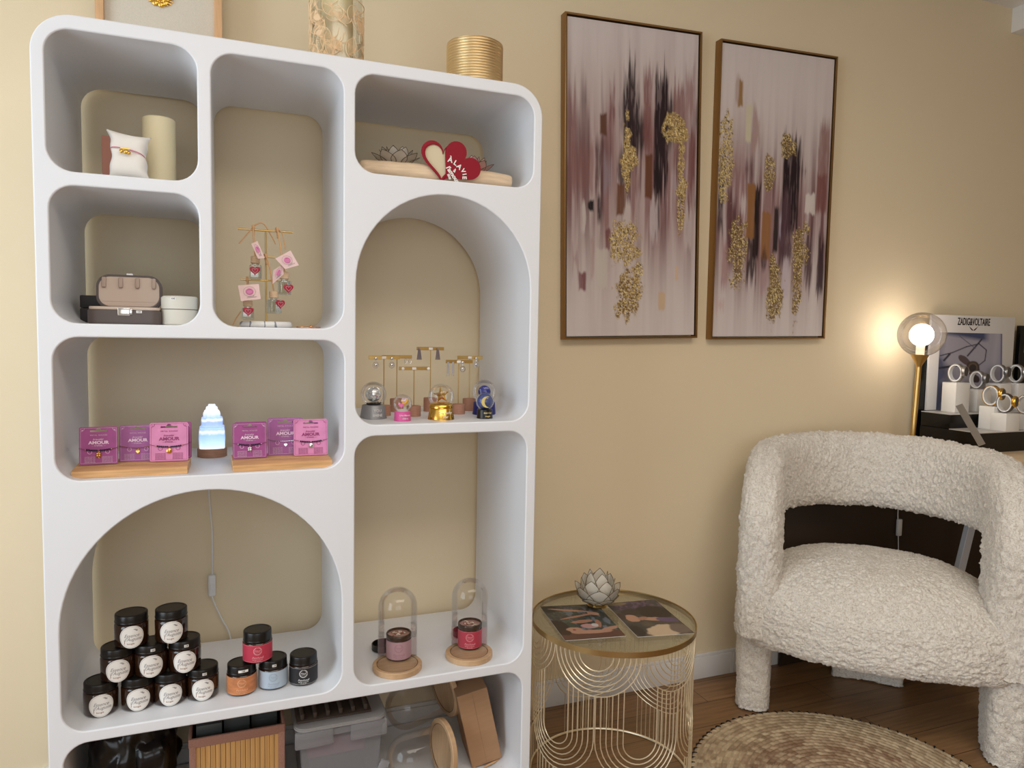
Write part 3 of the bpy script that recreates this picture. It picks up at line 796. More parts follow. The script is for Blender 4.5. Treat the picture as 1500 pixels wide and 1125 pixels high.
card((228, 281, 0), .118, ZG+.0235, 'magenta bracelet card mostly hidden, standing behind the light pink one on the left stand', Cm1, CI1, 'heart', M_GOLD, -.06)
card((116, 173, .02), .076, ZG+.0235, 'magenta bracelet card with gold clover charm, left end of the left stand', Cm1, CI1, 'clover', M_GOLD)
card((175, 229, .0), .098, ZG+.0235, 'violet bracelet card with small gold heart charm, middle of the left stand', Cm2, CI1, 'heart', M_GOLD, -.1, False)
card((219.5, 276, -.02), .080, ZG+.0235, 'light pink bracelet card with round gold charm, right end of the left stand', Cm3, CI2, 'round', M_GOLD)
card((344, 391, 0), .118, ZG+.0235, 'magenta bracelet card mostly hidden behind the silver clover one on the right stand', Cm1, CI1, 'heart', M_SILVER, -.06)
card((428, 473, 0), .118, ZG+.0235, 'violet bracelet card mostly hidden behind the light pink one on the right stand', Cm2, CI1, 'heart', M_SILVER, -.06)
card((341, 391, .0), .072, ZG+.0235, 'magenta bracelet card with silver clover charm, left end of the right stand', Cm1, CI1, 'clover', M_SILVER)
card((392.5, 444, .0), .098, ZG+.0235, 'violet bracelet card with silver heart charm, middle of the right stand', Cm2, CI1, 'heart', M_SILVER, -.1, False)
card((430.5, 480, .0), .076, ZG+.0235, 'light pink bracelet card with round silver charm, right end of the right stand', Cm3, CI2, 'round', M_SILVER)

# crystal lamp
lp = atz(311, 665, ZG); lx, ly = lp[0], min(lp[1], .25)
lp = atz(311, 668, ZG); lx, ly = lp[0], lp[1]
t = thing('crystal_lamp', 'glowing blue-white crystal tower lamp on a round wooden base between the card stands', 'lamp', (lx, ly, ZG))
bm = add_lathe(B(), [(0, 0), (.0365, 0), (.038, .001), (.038, .022), (.0365, .0235), (0, .0235)], 48); bm_obj('base', bm, M_WOOD2, t)
def irregular(w, d, n=14, seed=0):
    rnd = random.Random(seed); out = []
    for i in range(n):
        a = 2*PI*i/n; c, s = math.cos(a), math.sin(a)
        k = (abs(c)**5+abs(s)**5)**(-.2)*(1+rnd.uniform(-.05, .05)); out.append((w*k*c, d*k*s))
    return out
bm = B()
tiers = [(.0340, .0235, .080), (.0325, .080, .086), (.0285, .084, .109), (.0225, .107, .124), (.0205, .122, .128), (.0155, .126, .137), (.010, .134, .1435)]
for k, (r, z0, z1) in enumerate(tiers):
    t2 = bmesh.new(); o = irregular(r*.93, r*.85, 18, k)
    lo = [t2.verts.new((x*.98, y*.98, z0)) for x, y in o]; md = [t2.verts.new((x*1.02, y*1.02, (z0+z1)/2)) for x, y in o]
    hi = [t2.verts.new((x*.97, y*.97, z1-.002)) for x, y in o]; tp = [t2.verts.new((x*.86, y*.86, z1)) for x, y in o]
    n = len(o)
    for A_, B__ in ((lo, md), (md, hi), (hi, tp)):
        for i in range(n): t2.faces.new((A_[i], A_[(i+1) % n], B__[(i+1) % n], B__[i]))
    t2.faces.new(lo); t2.faces.new(tp); merge(bm, t2)
mc = bpy.data.materials.new('glowing selenite'); mc.use_nodes = True
nt = mc.node_tree; b = nt.nodes['Principled BSDF']; b.inputs['Base Color'].default_value = rgb(190, 215, 240); b.inputs['Roughness'].default_value = .3
tc = nt.nodes.new('ShaderNodeTexCoord'); sx = nt.nodes.new('ShaderNodeSeparateXYZ'); mp = nt.nodes.new('ShaderNodeMapping'); mp.inputs['Scale'].default_value = (140, 140, 14)
nz = nt.nodes.new('ShaderNodeTexNoise'); nz.inputs['Scale'].default_value = 1.0; nz.inputs['Detail'].default_value = 3
rp = nt.nodes.new('ShaderNodeValToRGB'); el = rp.color_ramp.elements
el[0].position = 0.12; el[0].color = (1, 1, 1, 1); el[1].position = 1.0; el[1].color = rgb(228, 240, 255)
for p_, c_ in ((.24, rgb(186, 224, 255)), (.42, rgb(120, 168, 240)), (.485, rgb(235, 246, 255)), (.52, rgb(150, 176, 236)), (.66, rgb(120, 148, 224)), (.70, rgb(240, 248, 255)), (.74, rgb(135, 165, 235)), (.85, (.95, .98, 1, 1))):
    e = el.new(p_); e.color = c_
mr = nt.nodes.new('ShaderNodeMapRange'); mr.inputs[1].default_value = 0.0; mr.inputs[2].default_value = .145
ad = nt.nodes.new('ShaderNodeMath'); ad.operation = 'MULTIPLY_ADD'; ad.inputs[1].default_value = .09; 
nt.links.new(tc.outputs['Object'], sx.inputs[0]); nt.links.new(sx.outputs['Z'], mr.inputs[0]); nt.links.new(tc.outputs['Object'], mp.inputs[0]); nt.links.new(mp.outputs[0], nz.inputs['Vector'])
sb = nt.nodes.new('ShaderNodeMath'); sb.operation = 'SUBTRACT'; sb.inputs[1].default_value = .5
nt.links.new(nz.outputs[0], sb.inputs[0]); nt.links.new(sb.outputs[0], ad.inputs[0]); nt.links.new(mr.outputs[0], ad.inputs[2]); nt.links.new(ad.outputs[0], rp.inputs[0])
nt.links.new(rp.outputs[0], b.inputs['Emission Color']); b.inputs['Emission Strength'].default_value = 0.95
bm_obj('crystal', bm, mc, t, ang=20)
# its mains lead drops behind the shelf board
pA = aty(306, 716, YW-.012); pB = aty(311, 843, YW-.012); pC = aty(310, 872, YW-.012); pD = aty(324, 905, YW-.014); pE = aty(338, 937, YW-.016)
lead = [(lx+.03, ly+.02, ZG+.006), (lx+.02, D-.05, ZG+.004), (lx, D+.006, ZG+.003), (lx, D+.011, ZG-.03), tuple(pA), tuple((pA+pB)/2+np.array([.004, 0, 0])), tuple(pB), tuple(pC), tuple(pD), tuple(pE), (pE[0]+.01, YW-.016, ZH-.2)]
def smooth(pts, k=6):
    out = []; P = [Vector(p) for p in pts]; P = [P[0]]+P+[P[-1]]
    for i in range(1, len(P)-2):
        for j in range(k):
            s = j/k; a, b, c, d = P[i-1:i+3]
            out.append(.5*((2*b)+(c-a)*s+(2*a-5*b+4*c-d)*s*s+(3*b-a-3*c+d)*s**3))
    out.append(P[-2]); return out
bm = B(); add_tube(bm, [Vector(p)-Vector((lx, ly, ZG)) for p in smooth(lead)], .0022, 8); cd = bm_obj('power_lead', bm, M_WPLASTIC, t)
mid = (pB+pC)/2
bm = B(); add_box(bm, -.0105, .0105, -.016, .0, -.033, .033, .005, 3, Matrix.Translation((mid[0]-lx, YW-.003-ly, mid[2]-ZG)))
sw = bm_obj('cord_switch', bm, M_WPLASTIC, cd)
bm = B(); add_box(bm, -.005, .005, -.019, -.015, -.010, .006, .001, 1, Matrix.Translation((mid[0]-lx, YW-.003-ly, mid[2]-ZG)))
# rocker belongs to the switch housing mesh
me = bpy.data.meshes.new('r'); bm.to_mesh(me); bm.free(); b2 = bmesh.new(); b2.from_mesh(sw.data); b2.from_mesh(me); b2.to_mesh(sw.data); b2.free()

#@@SECTION arch_items
# ------------------------------------------------------------------ earring stands and snow globes
M_WOODP = mat('rosy brown wood', rgb(172, 124, 102), .55, noise=(60, .12, (1, 1, 5)))
def earring(x, y, z, kind, label):
    t = thing('earring', label, 'earring', (x, y, z), 0, 'earrings on the brass bars')
    bm = B()
    if kind == 'drop':
        add_sphere(bm, (0, -.003, -.002), .0045, 10, 8, (1, .5, 1)); add_tube(bm, [(0, -.003, -.006), (0, -.003, -.013)], .0006, 5)
        add_tube(bm, [(.0075*math.cos(a), -.003, -.021+.0085*math.sin(a)) for a in [2*PI*i/20 for i in range(20)]], .0013, 6, True)
        add_sphere(bm, (0, -.003, -.021), .0045, 10, 8, (1, .5, 1.1))
        m = M_SILVER
    elif kind == 'fringe':
        add_sphere(bm, (0, -.003, -.002), .0035, 8, 6, (1, .5, 1))
        for k in range(-4, 5): add_tube(bm, [(k*.0016*.5, -.003, -.004), (k*.0018, -.0035+.0006*(k % 2), -.034)], .0008, 4)
        m = mat('taupe fringe', rgb(150, 138, 140), .4, .3)
    elif kind == 'chain':
        for k in range(-1, 2): add_tube(bm, [(k*.002, -.003, 0), (k*.0028, -.003, -.034-.008*(k % 2))], .0010, 5)
        m = mat('pewter chain', rgb(156, 150, 150), .3, .8)
    elif kind == 'hoop':
        for k in (0,): add_tube(bm, [(.004*math.cos(a), -.003, -.008+.008*math.sin(a)) for a in [2*PI*i/16 for i in range(16)]], .0007, 5, True)
        m = M_SILVER
    else:
        add_sphere(bm, (0, -.0035, 0), .005, 12, 8, (1, .7, 1)); m = mat('pearl', rgb(240, 236, 226), .15, coat=.6)
    bm_obj('ornament', bm, m, t)
    return t
def stand(up, ub0, ub1, vbar, y, label, hb=.03, rb=.0205, rz=0.0, tint=M_BRASS):
    base = aty(up, 605, y); x = base[0]; zb = aty(up, vbar, y)[2]
    t = thing('earring_stand', label, 'jewellery stand', (x, y, ZE), rz)
    bm_obj('base', add_lathe(B(), [(0, 0), (rb, 0), (rb, hb-.001), (rb-.001, hb), (0, hb)], 32), M_WOODP, t)
    bm_obj('post', add_tube(B(), [(0, 0, hb-.003), (0, 0, zb-ZE)], .0014, 8), M_BRASS, t)
    xa = (ub0-up)/500.0; xb = (ub1-up)/500.0
    bm_obj('crossbar', add_box(B(), xa, xb, -.0012, .0012, zb-ZE-.0045, zb-ZE+.0055, .0006, 1), M_BRASS, t)
    bm = add_box(B(), -.006, .006, -.0022, -.0012, zb-ZE-.003, zb-ZE+.004); bm_obj('price_sticker', bm, M_PAPER, t)
    return x, zb
x, zb = stand(562, 540, 585, 524, .205, 'brass earring stand behind the silver snow globe, bar nearest the left')
earring(x-.024, .203, zb, 'drop', 'silver disc drop earring, left one on the bar nearest the left')
earring(x+.022, .203, zb, 'drop', 'silver disc drop earring, right one on the bar nearest the left')
x, zb = stand(581, 558, 604, 523, .300, 'brass earring stand behind the pink snow globe, its bar partly hidden', .040)
earring(x+.026, .298, zb-.004, 'hoop', 'small hoop earring with dark top, left of the pair behind'); earring(x+.039, .298, zb-.004, 'hoop', 'small hoop earring with dark top, right of the pair behind')
x, zb = stand(606, 584, 629, 540, .172, 'lowest brass earring stand with pearl studs, beside the pink snow globe')
earring(x-.034, .170, zb, 'stud', 'pearl stud on the left of the lowest bar'); earring(x+.041, .170, zb, 'stud', 'pearl stud on the right of the lowest bar')
x, zb = stand(630, 608, 651, 511, .290, 'tallest brass earring stand, behind the golden snow globe', .042)
earring(x-.037, .288, zb+.001, 'fringe', 'taupe fringe earring on the left of the tallest bar'); earring(x+.021, .288, zb+.001, 'fringe', 'taupe fringe earring on the right of the tallest bar')
x, zb = stand(671, 651, 693, 530, .200, 'brass earring stand with long chain earrings, right of the golden snow globe')
earring(x-.034, .198, zb, 'chain', 'long pewter chain earring, left of its pair'); earring(x-.019, .198, zb, 'chain', 'long pewter chain earring, right of its pair'); earring(x+.011, .198, zb, 'drop', 'silver disc drop earring below the front bar on the right')
x, zb = stand(687, 667, 708, 524, .285, 'brass earring stand at the back, nearest the right wall of the arch', .038)
earring(x+.020, .283, zb, 'drop', 'silver disc drop earring at the right end of the rear bar')

def globe(u, v, rb, hb, rs, label, bmat, inner, txt, ink, y=None, name='snow_globe', taper=.9):
    p = atz(u, v, ZE); x, y = p[0], (p[1] if y is None else y)
    if y < .05: y = .05
    t = thing(name, label, 'snow globe', (x, y, ZE), face_cam(x, y)*.6)
    rt = rb*taper
    bm = add_lathe(B(), [(0, 0), (rb, 0), (rb+.0008, .001), (rb, .003), (rt, hb-.002), (rt-.002, hb), (0, hb)], 48); bm_obj('base', bm, bmat, t)
    zc = hb+rs*.82
    bm = add_sphere(B(), (0, 0, zc), rs, 40, 24)
    bm_obj('glass_globe', bm, M_GLASS2, t, ang=80)
    inner(t, zc, rs, hb)
    bm = B()
    for i, s_ in enumerate(txt): text(bm, s_, rb*.28, rb*.25, hb*(.62-.33*i), -.0014, wrap=(rb+rt)/2+.0003, bold=.0001)
    bm_obj('lettering', bm, ink, t)
    return t
def in_disco(t, zc, r, hb):
    bm = B(); t2 = bmesh.new(); bmesh.ops.create_uvsphere(t2, u_segments=28, v_segments=18, radius=r*.60)
    bmesh.ops.inset_individual(t2, faces=t2.faces[:], thickness=.0003, depth=-.0003); bmesh.ops.translate(t2, vec=(0, 0, zc), verts=t2.verts); merge(bm, t2)
    bm_obj('mirror_ball', bm, mat('mirror tiles', rgb(225, 228, 228), .22, .85, noise=(420, .5)), t, smooth=False)
    bm = B()
    for k in range(70):
        a = random.random()*2*PI; q = r*.6*math.sqrt(random.random()); add_sphere(bm, (q*math.cos(a), q*math.sin(a), hb+.003+.003*random.random()), .0022, 6, 4, (1, 1, .5))
    add_lathe(bm, [(0, hb-.001), (r*.62, hb-.001), (r*.5, hb+.005), (0, hb+.007)], 24)
    o = bm_obj('pedestal', bm, mat('black glitter', rgb(40, 40, 42), .3, .3), t)
def in_hearts(t, zc, r, hb):
    for dx, dz, s_, m in ((.006, .003, .021, mat('orange gold heart', rgb(232, 176, 60), .3, .5)), (-.003, -.006, .017, mat('pink heart', rgb(238, 120, 178), .4)), (.004, .009, .014, mat('lilac heart', rgb(206, 178, 196), .4))):
        bm = B(); add_prism(bm, [(x+dx, z+zc+dz) for x, z in heart(s_, 28)], .006, Matrix.Translation((0, -.003-dz*.4, 0)), .0012); bm_obj('heart', bm, m, t)
    bm_obj('snow', add_lathe(B(), [(0, hb-.001), (r*.62, hb), (r*.5, hb+.004), (0, hb+.006)], 24), M_PAPER, t)
def in_star(t, zc, r, hb):
    bm = B(); pts = []
    for i in range(10):
        a = PI/2+2*PI*i/10+.12; q = r*.66 if i % 2 == 0 else r*.27; pts.append((q*math.cos(a), zc+.004+q*math.sin(a)))
    f = bm.verts.new((0, -r*.24, zc+.004)); g = bm.verts.new((0, r*.24, zc+.004)); vs = [bm.verts.new((x, 0, z)) for x, z in pts]
    for i in range(10): bm.faces.new((f, vs[i], vs[(i+1) % 10])); bm.faces.new((g, vs[(i+1) % 10], vs[i]))
    bm_obj('star', bm, M_GOLD, t, smooth=False)
    bm_obj('dome_plinth', add_lathe(B(), [(r*.95, hb-.001), (r*.93, hb+.006), (r*.8, hb+.011), (r*.5, hb+.014), (0, hb+.015)], 40), M_GOLD, t)
def in_moon(t, zc, r, hb):
    bm_obj('night_backdrop', add_sphere(B(), (0, 0, zc), r*.88, 28, 18, (1, .9, 1)), mat('starry blue', rgb(70, 82, 134), .4, noise=(260, .3)), t)
    bm = B(); pts = []
    for i in range(17): a = -PI*.62+PI*1.24*i/16+PI; pts.append((.60*r*math.cos(a)+.10*r, .60*r*math.sin(a)))
    for i in range(15): a = PI*.5+PI*.58-(PI*1.16)*i/14+PI*.5-.0; pts.append((.50*r*math.cos(a)+.34*r, -.50*r*math.sin(a)*-1))
    pts = []
    for i in range(17): a = PI*.38+PI*1.24*i/16; pts.append((.62*r*math.cos(a)+.12*r, .62*r*math.sin(a)))
    for i in range(1, 16): a = PI*1.5-.05-(PI-.1)*i/16; pts.append((.46*r*math.cos(a)+.30*r*1, .56*r*math.sin(a)*.98))
    add_prism(bm, [(x, z+zc) for x, z in pts], r*.16, Matrix.Translation((0, -r*.98, 0))); bm_obj('moon', bm, mat('pale gold', rgb(214, 194, 120), .35, .6, bump=(300, .6, .001)), t)
def in_blue(t, zc, r, hb):
    bm_obj('sequin_ball', add_sphere(B(), (0, 0, zc), r*.52, 28, 18), mat('royal blue', rgb(30, 38, 130), .35, noise=(300, .3)), t)
    bm_obj('pedestal', add_lathe(B(), [(r*.3, hb-.001), (r*.24, zc-r*.45)], 20), MATS['royal blue'], t)
M_GREYB = mat('grey metallic base', rgb(140, 140, 142), .4, .3); M_PINKB = mat('hot pink base', rgb(222, 92, 160), .4)
M_BLUEB = mat('navy base', rgb(32, 40, 116), .4)
globe(547, 612.5, .0365, .038, .0355, 'snow globe with silver mirror ball on a grey base, left end of the arch shelf', M_GREYB, in_disco, ['YOU', 'SHINE'], M_WINK, taper=.86)
globe(589.5, 616, .0225, .026, .0255, 'small snow globe with hearts on a hot pink base', M_PINKB, in_hearts, ['Une Maman', 'chérie'], M_WINK, taper=.97)
globe(646, 614, .0365, .034, .0360, 'snow globe with golden star on a shiny gold base', M_GOLD, in_star, ['The lucky', 'star'], M_PAPER, taper=.87)
globe(709, 606.5, .0345, .038, .0360, 'snow globe with royal blue ball, hidden behind the black based one', M_BLUEB, in_blue, ['', ''], M_WINK, taper=.93)
globe(710, 612.5, .0225, .027, .0260, 'small snow globe with golden crescent moon on a black base, right end', M_BLACK, in_moon, ['Méli Ciel', 'magie'], mat('gold ink', rgb(216, 190, 130), .4), taper=.97)

#@@SECTION tall_compartment
# ------------------------------------------------------------------ jewellery tree with perfume bottles
ty = .15
def J(u, v, y=ty): p = aty(u, v, y); return p
bx = J(390, 470)[0]
t = thing('jewellery_tree', 'brass jewellery tree with a white marble base, in the tall compartment', 'jewellery stand', (bx, ty, ZCb))
def loc_(u, v, dy=0.0): p = aty(u, v, ty+dy); return (p[0]-bx, dy, p[2]-ZCb)
mm = bpy.data.materials.new('white marble'); mm.use_nodes = True; nt = mm.node_tree; b = nt.nodes['Principled BSDF']; b.inputs['Roughness'].default_value = .25
tc = nt.nodes.new('ShaderNodeTexCoord'); wv = nt.nodes.new('ShaderNodeTexWave'); wv.inputs['Scale'].default_value = 9; wv.inputs['Distortion'].default_value = 9; wv.inputs['Detail'].default_value = 3
rp = nt.nodes.new('ShaderNodeValToRGB'); rp.color_ramp.elements[0].position = .0; rp.color_ramp.elements[0].color = rgb(120, 124, 134); rp.color_ramp.elements[1].position = .08; rp.color_ramp.elements[1].color = rgb(236, 234, 230)
nt.links.new(tc.outputs['Object'], wv.inputs['Vector']); nt.links.new(wv.outputs['Color'], rp.inputs[0]); nt.links.new(rp.outputs[0], b.inputs['Base Color'])
bm_obj('base', add_lathe(B(), [(0, 0), (.061, 0), (.065, .003), (.066, .007), (.065, .012), (.061, .0155), (0, .0165)], 56), mm, t)
tp = loc_(388, 339)
bm_obj('post', add_tube(B(), [(0, 0, .014), (0, 0, tp[2])], .0022, 10), M_BRASS, t)
a = loc_(348.5, 336); c = loc_(428.5, 343)
bm_obj('crossbar', add_tube(B(), [(a[0], .0, tp[2]+.002), (c[0], 0, tp[2]+.002)], .0022, 10), M_BRASS, t)
z2 = loc_(398, 377)[2]; bm_obj('crossbar', add_tube(B(), [(-.03, 0, z2), (loc_(403, 377)[0], 0, z2)], .0020, 10), M_BRASS, t)
z3 = loc_(370, 410)[2]; a3 = loc_(352, 410); bm_obj('crossbar', add_tube(B(), [(a3[0], 0, z3), (.03, 0, z3)], .0020, 10), M_BRASS, t)
M_CLEARB = thin_glass('bottle glass', (.93, .95, .94, 1), .10, .85)
M_HEART = mat('crimson heart', rgb(168, 28, 56), .35); M_CORK = mat('pale turned wood', rgb(216, 186, 152), .55, bump=(60, .1, .001))
def bottle(ub, vtop, vbot, htu, htv, label, hang, tagpts, tilt=0.0, y=.12, hrz=0, cap=True, hs=.0255):
    p = aty(ub, vtop, y); q = aty(ub, vbot, y); H = p[2]-q[2]
    t = thing('perfume_bottle', label, 'scent bottle', (p[0], y, q[2]), tilt, 'hanging scent bottles')
    w = .0145; hg = H*.60; hc = H*.32
    bm = B(); add_box(bm, -w, w, -w, w, 0, hg, .003, 3); add_box(bm, -w+.002, w-.002, -w+.002, w-.002, .003, hg*.98, .002, 2); add_lathe(bm, [(.008, hg-.001), (.008, H-hc+.004)], 20, cap=False)
    bm_obj('glass_bottle', bm, M_CLEARB, t)
    bm = add_lathe(B(), [(0, H-hc), (.0105, H-hc), (.0115, H-hc+.001)]+[(.0115+.0004*math.sin(i*1.6), H-hc+.001+(hc-.003)*i/16) for i in range(17)]+[(.010, H-.0005), (0, H)], 28)
    bm_obj('wooden_cap', bm, M_CORK, t)
    hc_ = aty(htu, htv, y-w-.002); dx, dz = hc_[0]-p[0], hc_[2]-q[2]
    bm = B(); add_prism(bm, [(x+dx, z+dz) for x, z in heart(hs)], .0022, Matrix.Translation((0, -w-.0024, 0)), .0004)
    ho = bm_obj('heart_sticker', bm, M_HEART, t)
    bm = B(); tb = bmesh.new(); add_tube(tb, [(x*.55+dx, -w-.0028, z*.55+dz) for x, z in heart(hs)], .0004, 4, True); merge(bm, tb)
    bm_obj('engraving', bm, mat('silvery pink line', rgb(226, 180, 184), .4), ho)
    # cord up to the bar, with its knot
    bm = B(); hp = aty(hang[0], hang[1], ty)
    rel = lambda P: (P[0]-t.location.x, P[1]-t.location.y, P[2]-t.location.z)
    top = (hp[0], ty, hp[2])
    R = Matrix.Rotation(-tilt, 4, 'Z')
    path = [(0, 0, H-.001)]+[(Vector(rel(P))) for P in ((hp[0], ty-.02, hp[2]-.03), (hp[0], ty-.006, hp[2]-.004), (hp[0], ty-.002, hp[2]+.005), (hp[0]+.002, ty+.006, hp[2]-.002), (hp[0]+.001, ty-.004, hp[2]-.022))]
    add_tube(bm, smooth(path, 5), .0022, 6)
    for k in range(3): add_tube(bm, [Vector(rel((hp[0]+(k-1)*.002, ty, hp[2])))+Vector((0, .0045*math.cos(a), .0052*math.sin(a))) for a in [2*PI*i/12 for i in range(12)]], .0016, 6, True)
    cord = bm_obj('cord', bm, M_TAN, t)
    for tl in (tagpts[1] if len(tagpts) > 1 else []):
        b3 = B(); add_tube(b3, smooth([Vector(rel(aty(u, v, ty-.003+.003*i))) for i, (u, v) in enumerate(tl)], 5), .0016, 6); bm_obj('cord_end', b3, M_TAN, cord)
    # gift tag
    ty2 = y-.03
    P4 = [Vector(rel(aty(u, v, ty2+dy))) for (u, v), dy in zip(tagpts[0], (0, .004, .004, 0))]
    bm = B(); vs = [bm.verts.new(v) for v in P4]; f = bm.faces.new(vs)
    g = bmesh.ops.extrude_face_region(bm, geom=[f]); bmesh.ops.translate(bm, vec=(0, .0006, 0), verts=[v for v in g['geom'] if isinstance(v, bmesh.types.BMVert)])
    tg_ = bm_obj('gift_tag', bm, M_PINKPAPER, cord, smooth=False)
    cen = sum(P4, Vector())/4; ex = ((P4[1]-P4[0])+(P4[2]-P4[3]))/2; ez = ((P4[0]-P4[3])+(P4[1]-P4[2]))/2
    def on(x, z): return cen+ex*x+ez*z+Vector((0, -.0008, 0))
    b4 = B(); add_tube(b4, [on(.16*math.cos(a), .05+.17*math.sin(a)) for a in [2*PI*i/14 for i in range(14)]], .0018, 4, True)
    f2 = b4.faces.new([b4.verts.new(on(.13*math.cos(a), .05+.12*math.sin(a))) for a in [2*PI*i/14 for i in range(14)]])
    bm_obj('printed_heart', b4, mat('pink print', rgb(226, 140, 186), .6), tg_)
    b4 = B()
    for zz, l in ((-.33, .3), (-.26, .18)): add_tube(b4, [on(-l*.6, zz), on(l, zz+.01)], .0004, 4)
    add_tube(b4, [on(.30*math.cos(a), .05+.32*math.sin(a)) for a in [2*PI*i/18 for i in range(19)]], .00025, 4)
    bm_obj('lettering', b4, M_GREYINK, tg_)
    return t
bottle(374, 375, 409, 373.5, 397, 'scent bottle with wooden cap and heart, hanging on the left of the top bar', (371, 333),
       ([(368, 357), (377, 353), (388, 378), (378, 379)], [[(371, 332), (362, 343), (350, 357)], [(373, 330), (385, 327), (396, 343), (404, 358)]]), 0, .118)
bottle(416.5, 398, 432, 420.5, 423, 'scent bottle with crimson heart, hanging from the right of the top bar', (409, 337),
       ([(398, 379), (422, 366.5), (435, 388), (413, 394)], [[(411, 337), (417, 343), (423, 366)]]), .25, .125)
bottle(401, 426, 459, 407.5, 446, 'scent bottle with crimson heart turned to the right, hanging from the short middle bar', (396, 376),
       ([(391, 396), (409, 386), (410, 401), (390, 416)],), .45, .120)
bottle(363, 440, 468, 363.5, 457, 'scent bottle with crimson heart, hanging lowest from the left bar over the marble base', (362, 409),
       ([(348.5, 418), (379, 416), (382, 438), (353, 441)], [[(353, 456), (346, 466), (341, 476)]]), 0, .105)
# thin rose-gold bracelet
p = aty(452, 478, .12)
bm = B(); add_tube(bm, [(.030*math.cos(a), .022*math.sin(a), .0022+.0008*math.sin(5*a)) for a in [2*PI*i/48 for i in range(48)]], .0016, 6, True)
tb = bm; add_sphere(tb, (.004, -.022, .004), .0042, 10, 8)
o = bm_obj('thin_bracelet', bm, mat('rose gold', rgb(222, 156, 106), .3, .9), None, loc=(p[0], .12, ZCb)); tag(o, 'thin rose gold bracelet lying right of the jewellery tree', 'bracelet')

#@@SECTION upper_compartments
# ------------------------------------------------------------------ compartment A: pillow, candle, salmon card
p = aty(232, 200, .2); x0 = aty(206, 175, .2)[0]; x1 = aty(259, 180, .2)[0]
r = (x1-x0)/2*.93; zt = aty(230, 168, .16)[2]
t = thing('pillar_candle', 'tall ivory pillar candle behind the pillow in the top left compartment', 'candle', ((x0+x1)/2, .2, ZA))
bm_obj('wax_body', add_lathe(B(), [(0, 0), (r-.002, 0), (r, .002), (r, zt-ZA-.003), (r-.003, zt-ZA), (r-.006, zt-ZA-.001), (0, zt-ZA-.004)], 48), M_CREAM, t)
bm_obj('wick', add_tube(B(), [(0, 0, zt-ZA-.006), (.001, 0, zt-ZA+.006)], .001, 6), M_INK, t)
x0 = aty(149, 225, .26)[0]; zt = aty(150, 198, .26)[2]
o = bm_obj('gift_box', add_box(B(), 0, .05, 0, .035, 0, zt-ZA, .002), mat('salmon pink board', rgb(178, 122, 104), .6), None, loc=(x0, .26, ZA)); tag(o, 'salmon pink ribbed box standing half hidden behind the pillow', 'box')
# bracelet pillow
py = .085
pl = [aty(u, v, py) for u, v in ((156, 258), (222, 261), (228, 200), (160, 188))]
cx = (pl[0][0]+pl[1][0])/2; W2 = (pl[1][0]-pl[0][0])/2; Hh = pl[3][2]-ZA+.002
t = thing('bracelet_pillow', 'white linen display pillow in the top left compartment', 'cushion', (cx, py, ZA+.001), .0)
nu = nv = 34; P = np.zeros((nu, nv*2, 3))
for i in range(nu):
    for j in range(nv*2):
        s = -1+2*i/(nu-1); jj = j if j < nv else 2*nv-1-j; q = -1+2*jj/(nv-1); side = -1 if j < nv else 1
        pinch = 1-.24*(1-q*q)*abs(s)**3; pz = 1-.13*(1-s*s)*abs(q)**3
        puff = .032*max((1-s**4)*(1-q**4), 0)**.55
        if side < 0: puff *= 1
        x = s*W2*pinch; z = Hh/2+q*Hh/2*pz
        z = max(z, 0.0) if q > -1 else z
        P[i, j] = (x+.0015*math.sin(9*q+4*s), side*puff, z+(.0 if q < 0 else -.012*(s+1)/2*q))
cush = np_grid('cushion', P, mat('white linen', rgb(236, 230, 222), .8, bump=(600, .25, .001)), t, closed_v=True, ang=180)
cush.rotation_euler = (-.10, 0, 0)
bm = B(); pts = []
for i in range(25):
    s = -1+2*i/24; zz = Hh*(.56-.14*((s+1)/2)**2.2)+.002; q = zz/Hh*2-1
    pts.append((s*W2*(1-.24*(1-q*q)*abs(s)**3), -.033*max((1-s**4)*(1-q**4), 0)**.55-.0025, zz))
add_tube(bm, pts, .0012, 6); br_ = bm_obj('bracelet', bm, mat('pink thread', rgb(206, 120, 142), .6), cush)
bm = B(); pz = pts[10]; add_sphere(bm, (pz[0]-.004, pz[1]-.004, pz[2]-.008), .0044, 12, 8, (1, .6, 1.1)); add_sphere(bm, (pz[0]+.006, pz[1]-.005, pz[2]-.009), .0050, 12, 8, (1.1, .6, 1)); add_sphere(bm, (pz[0]+.012, pz[1]-.004, pz[2]-.011), .004, 10, 6)
add_tube(bm, [(pz[0]-.006, pz[1]-.001, pz[2]), (pz[0]+.014, pz[1]-.001, pz[2]-.001)], .0016, 6); bm_obj('charm', bm, M_GOLD, br_)
price_tag(cush, W2*.62, -.013, Hh*.11, .012, .008)

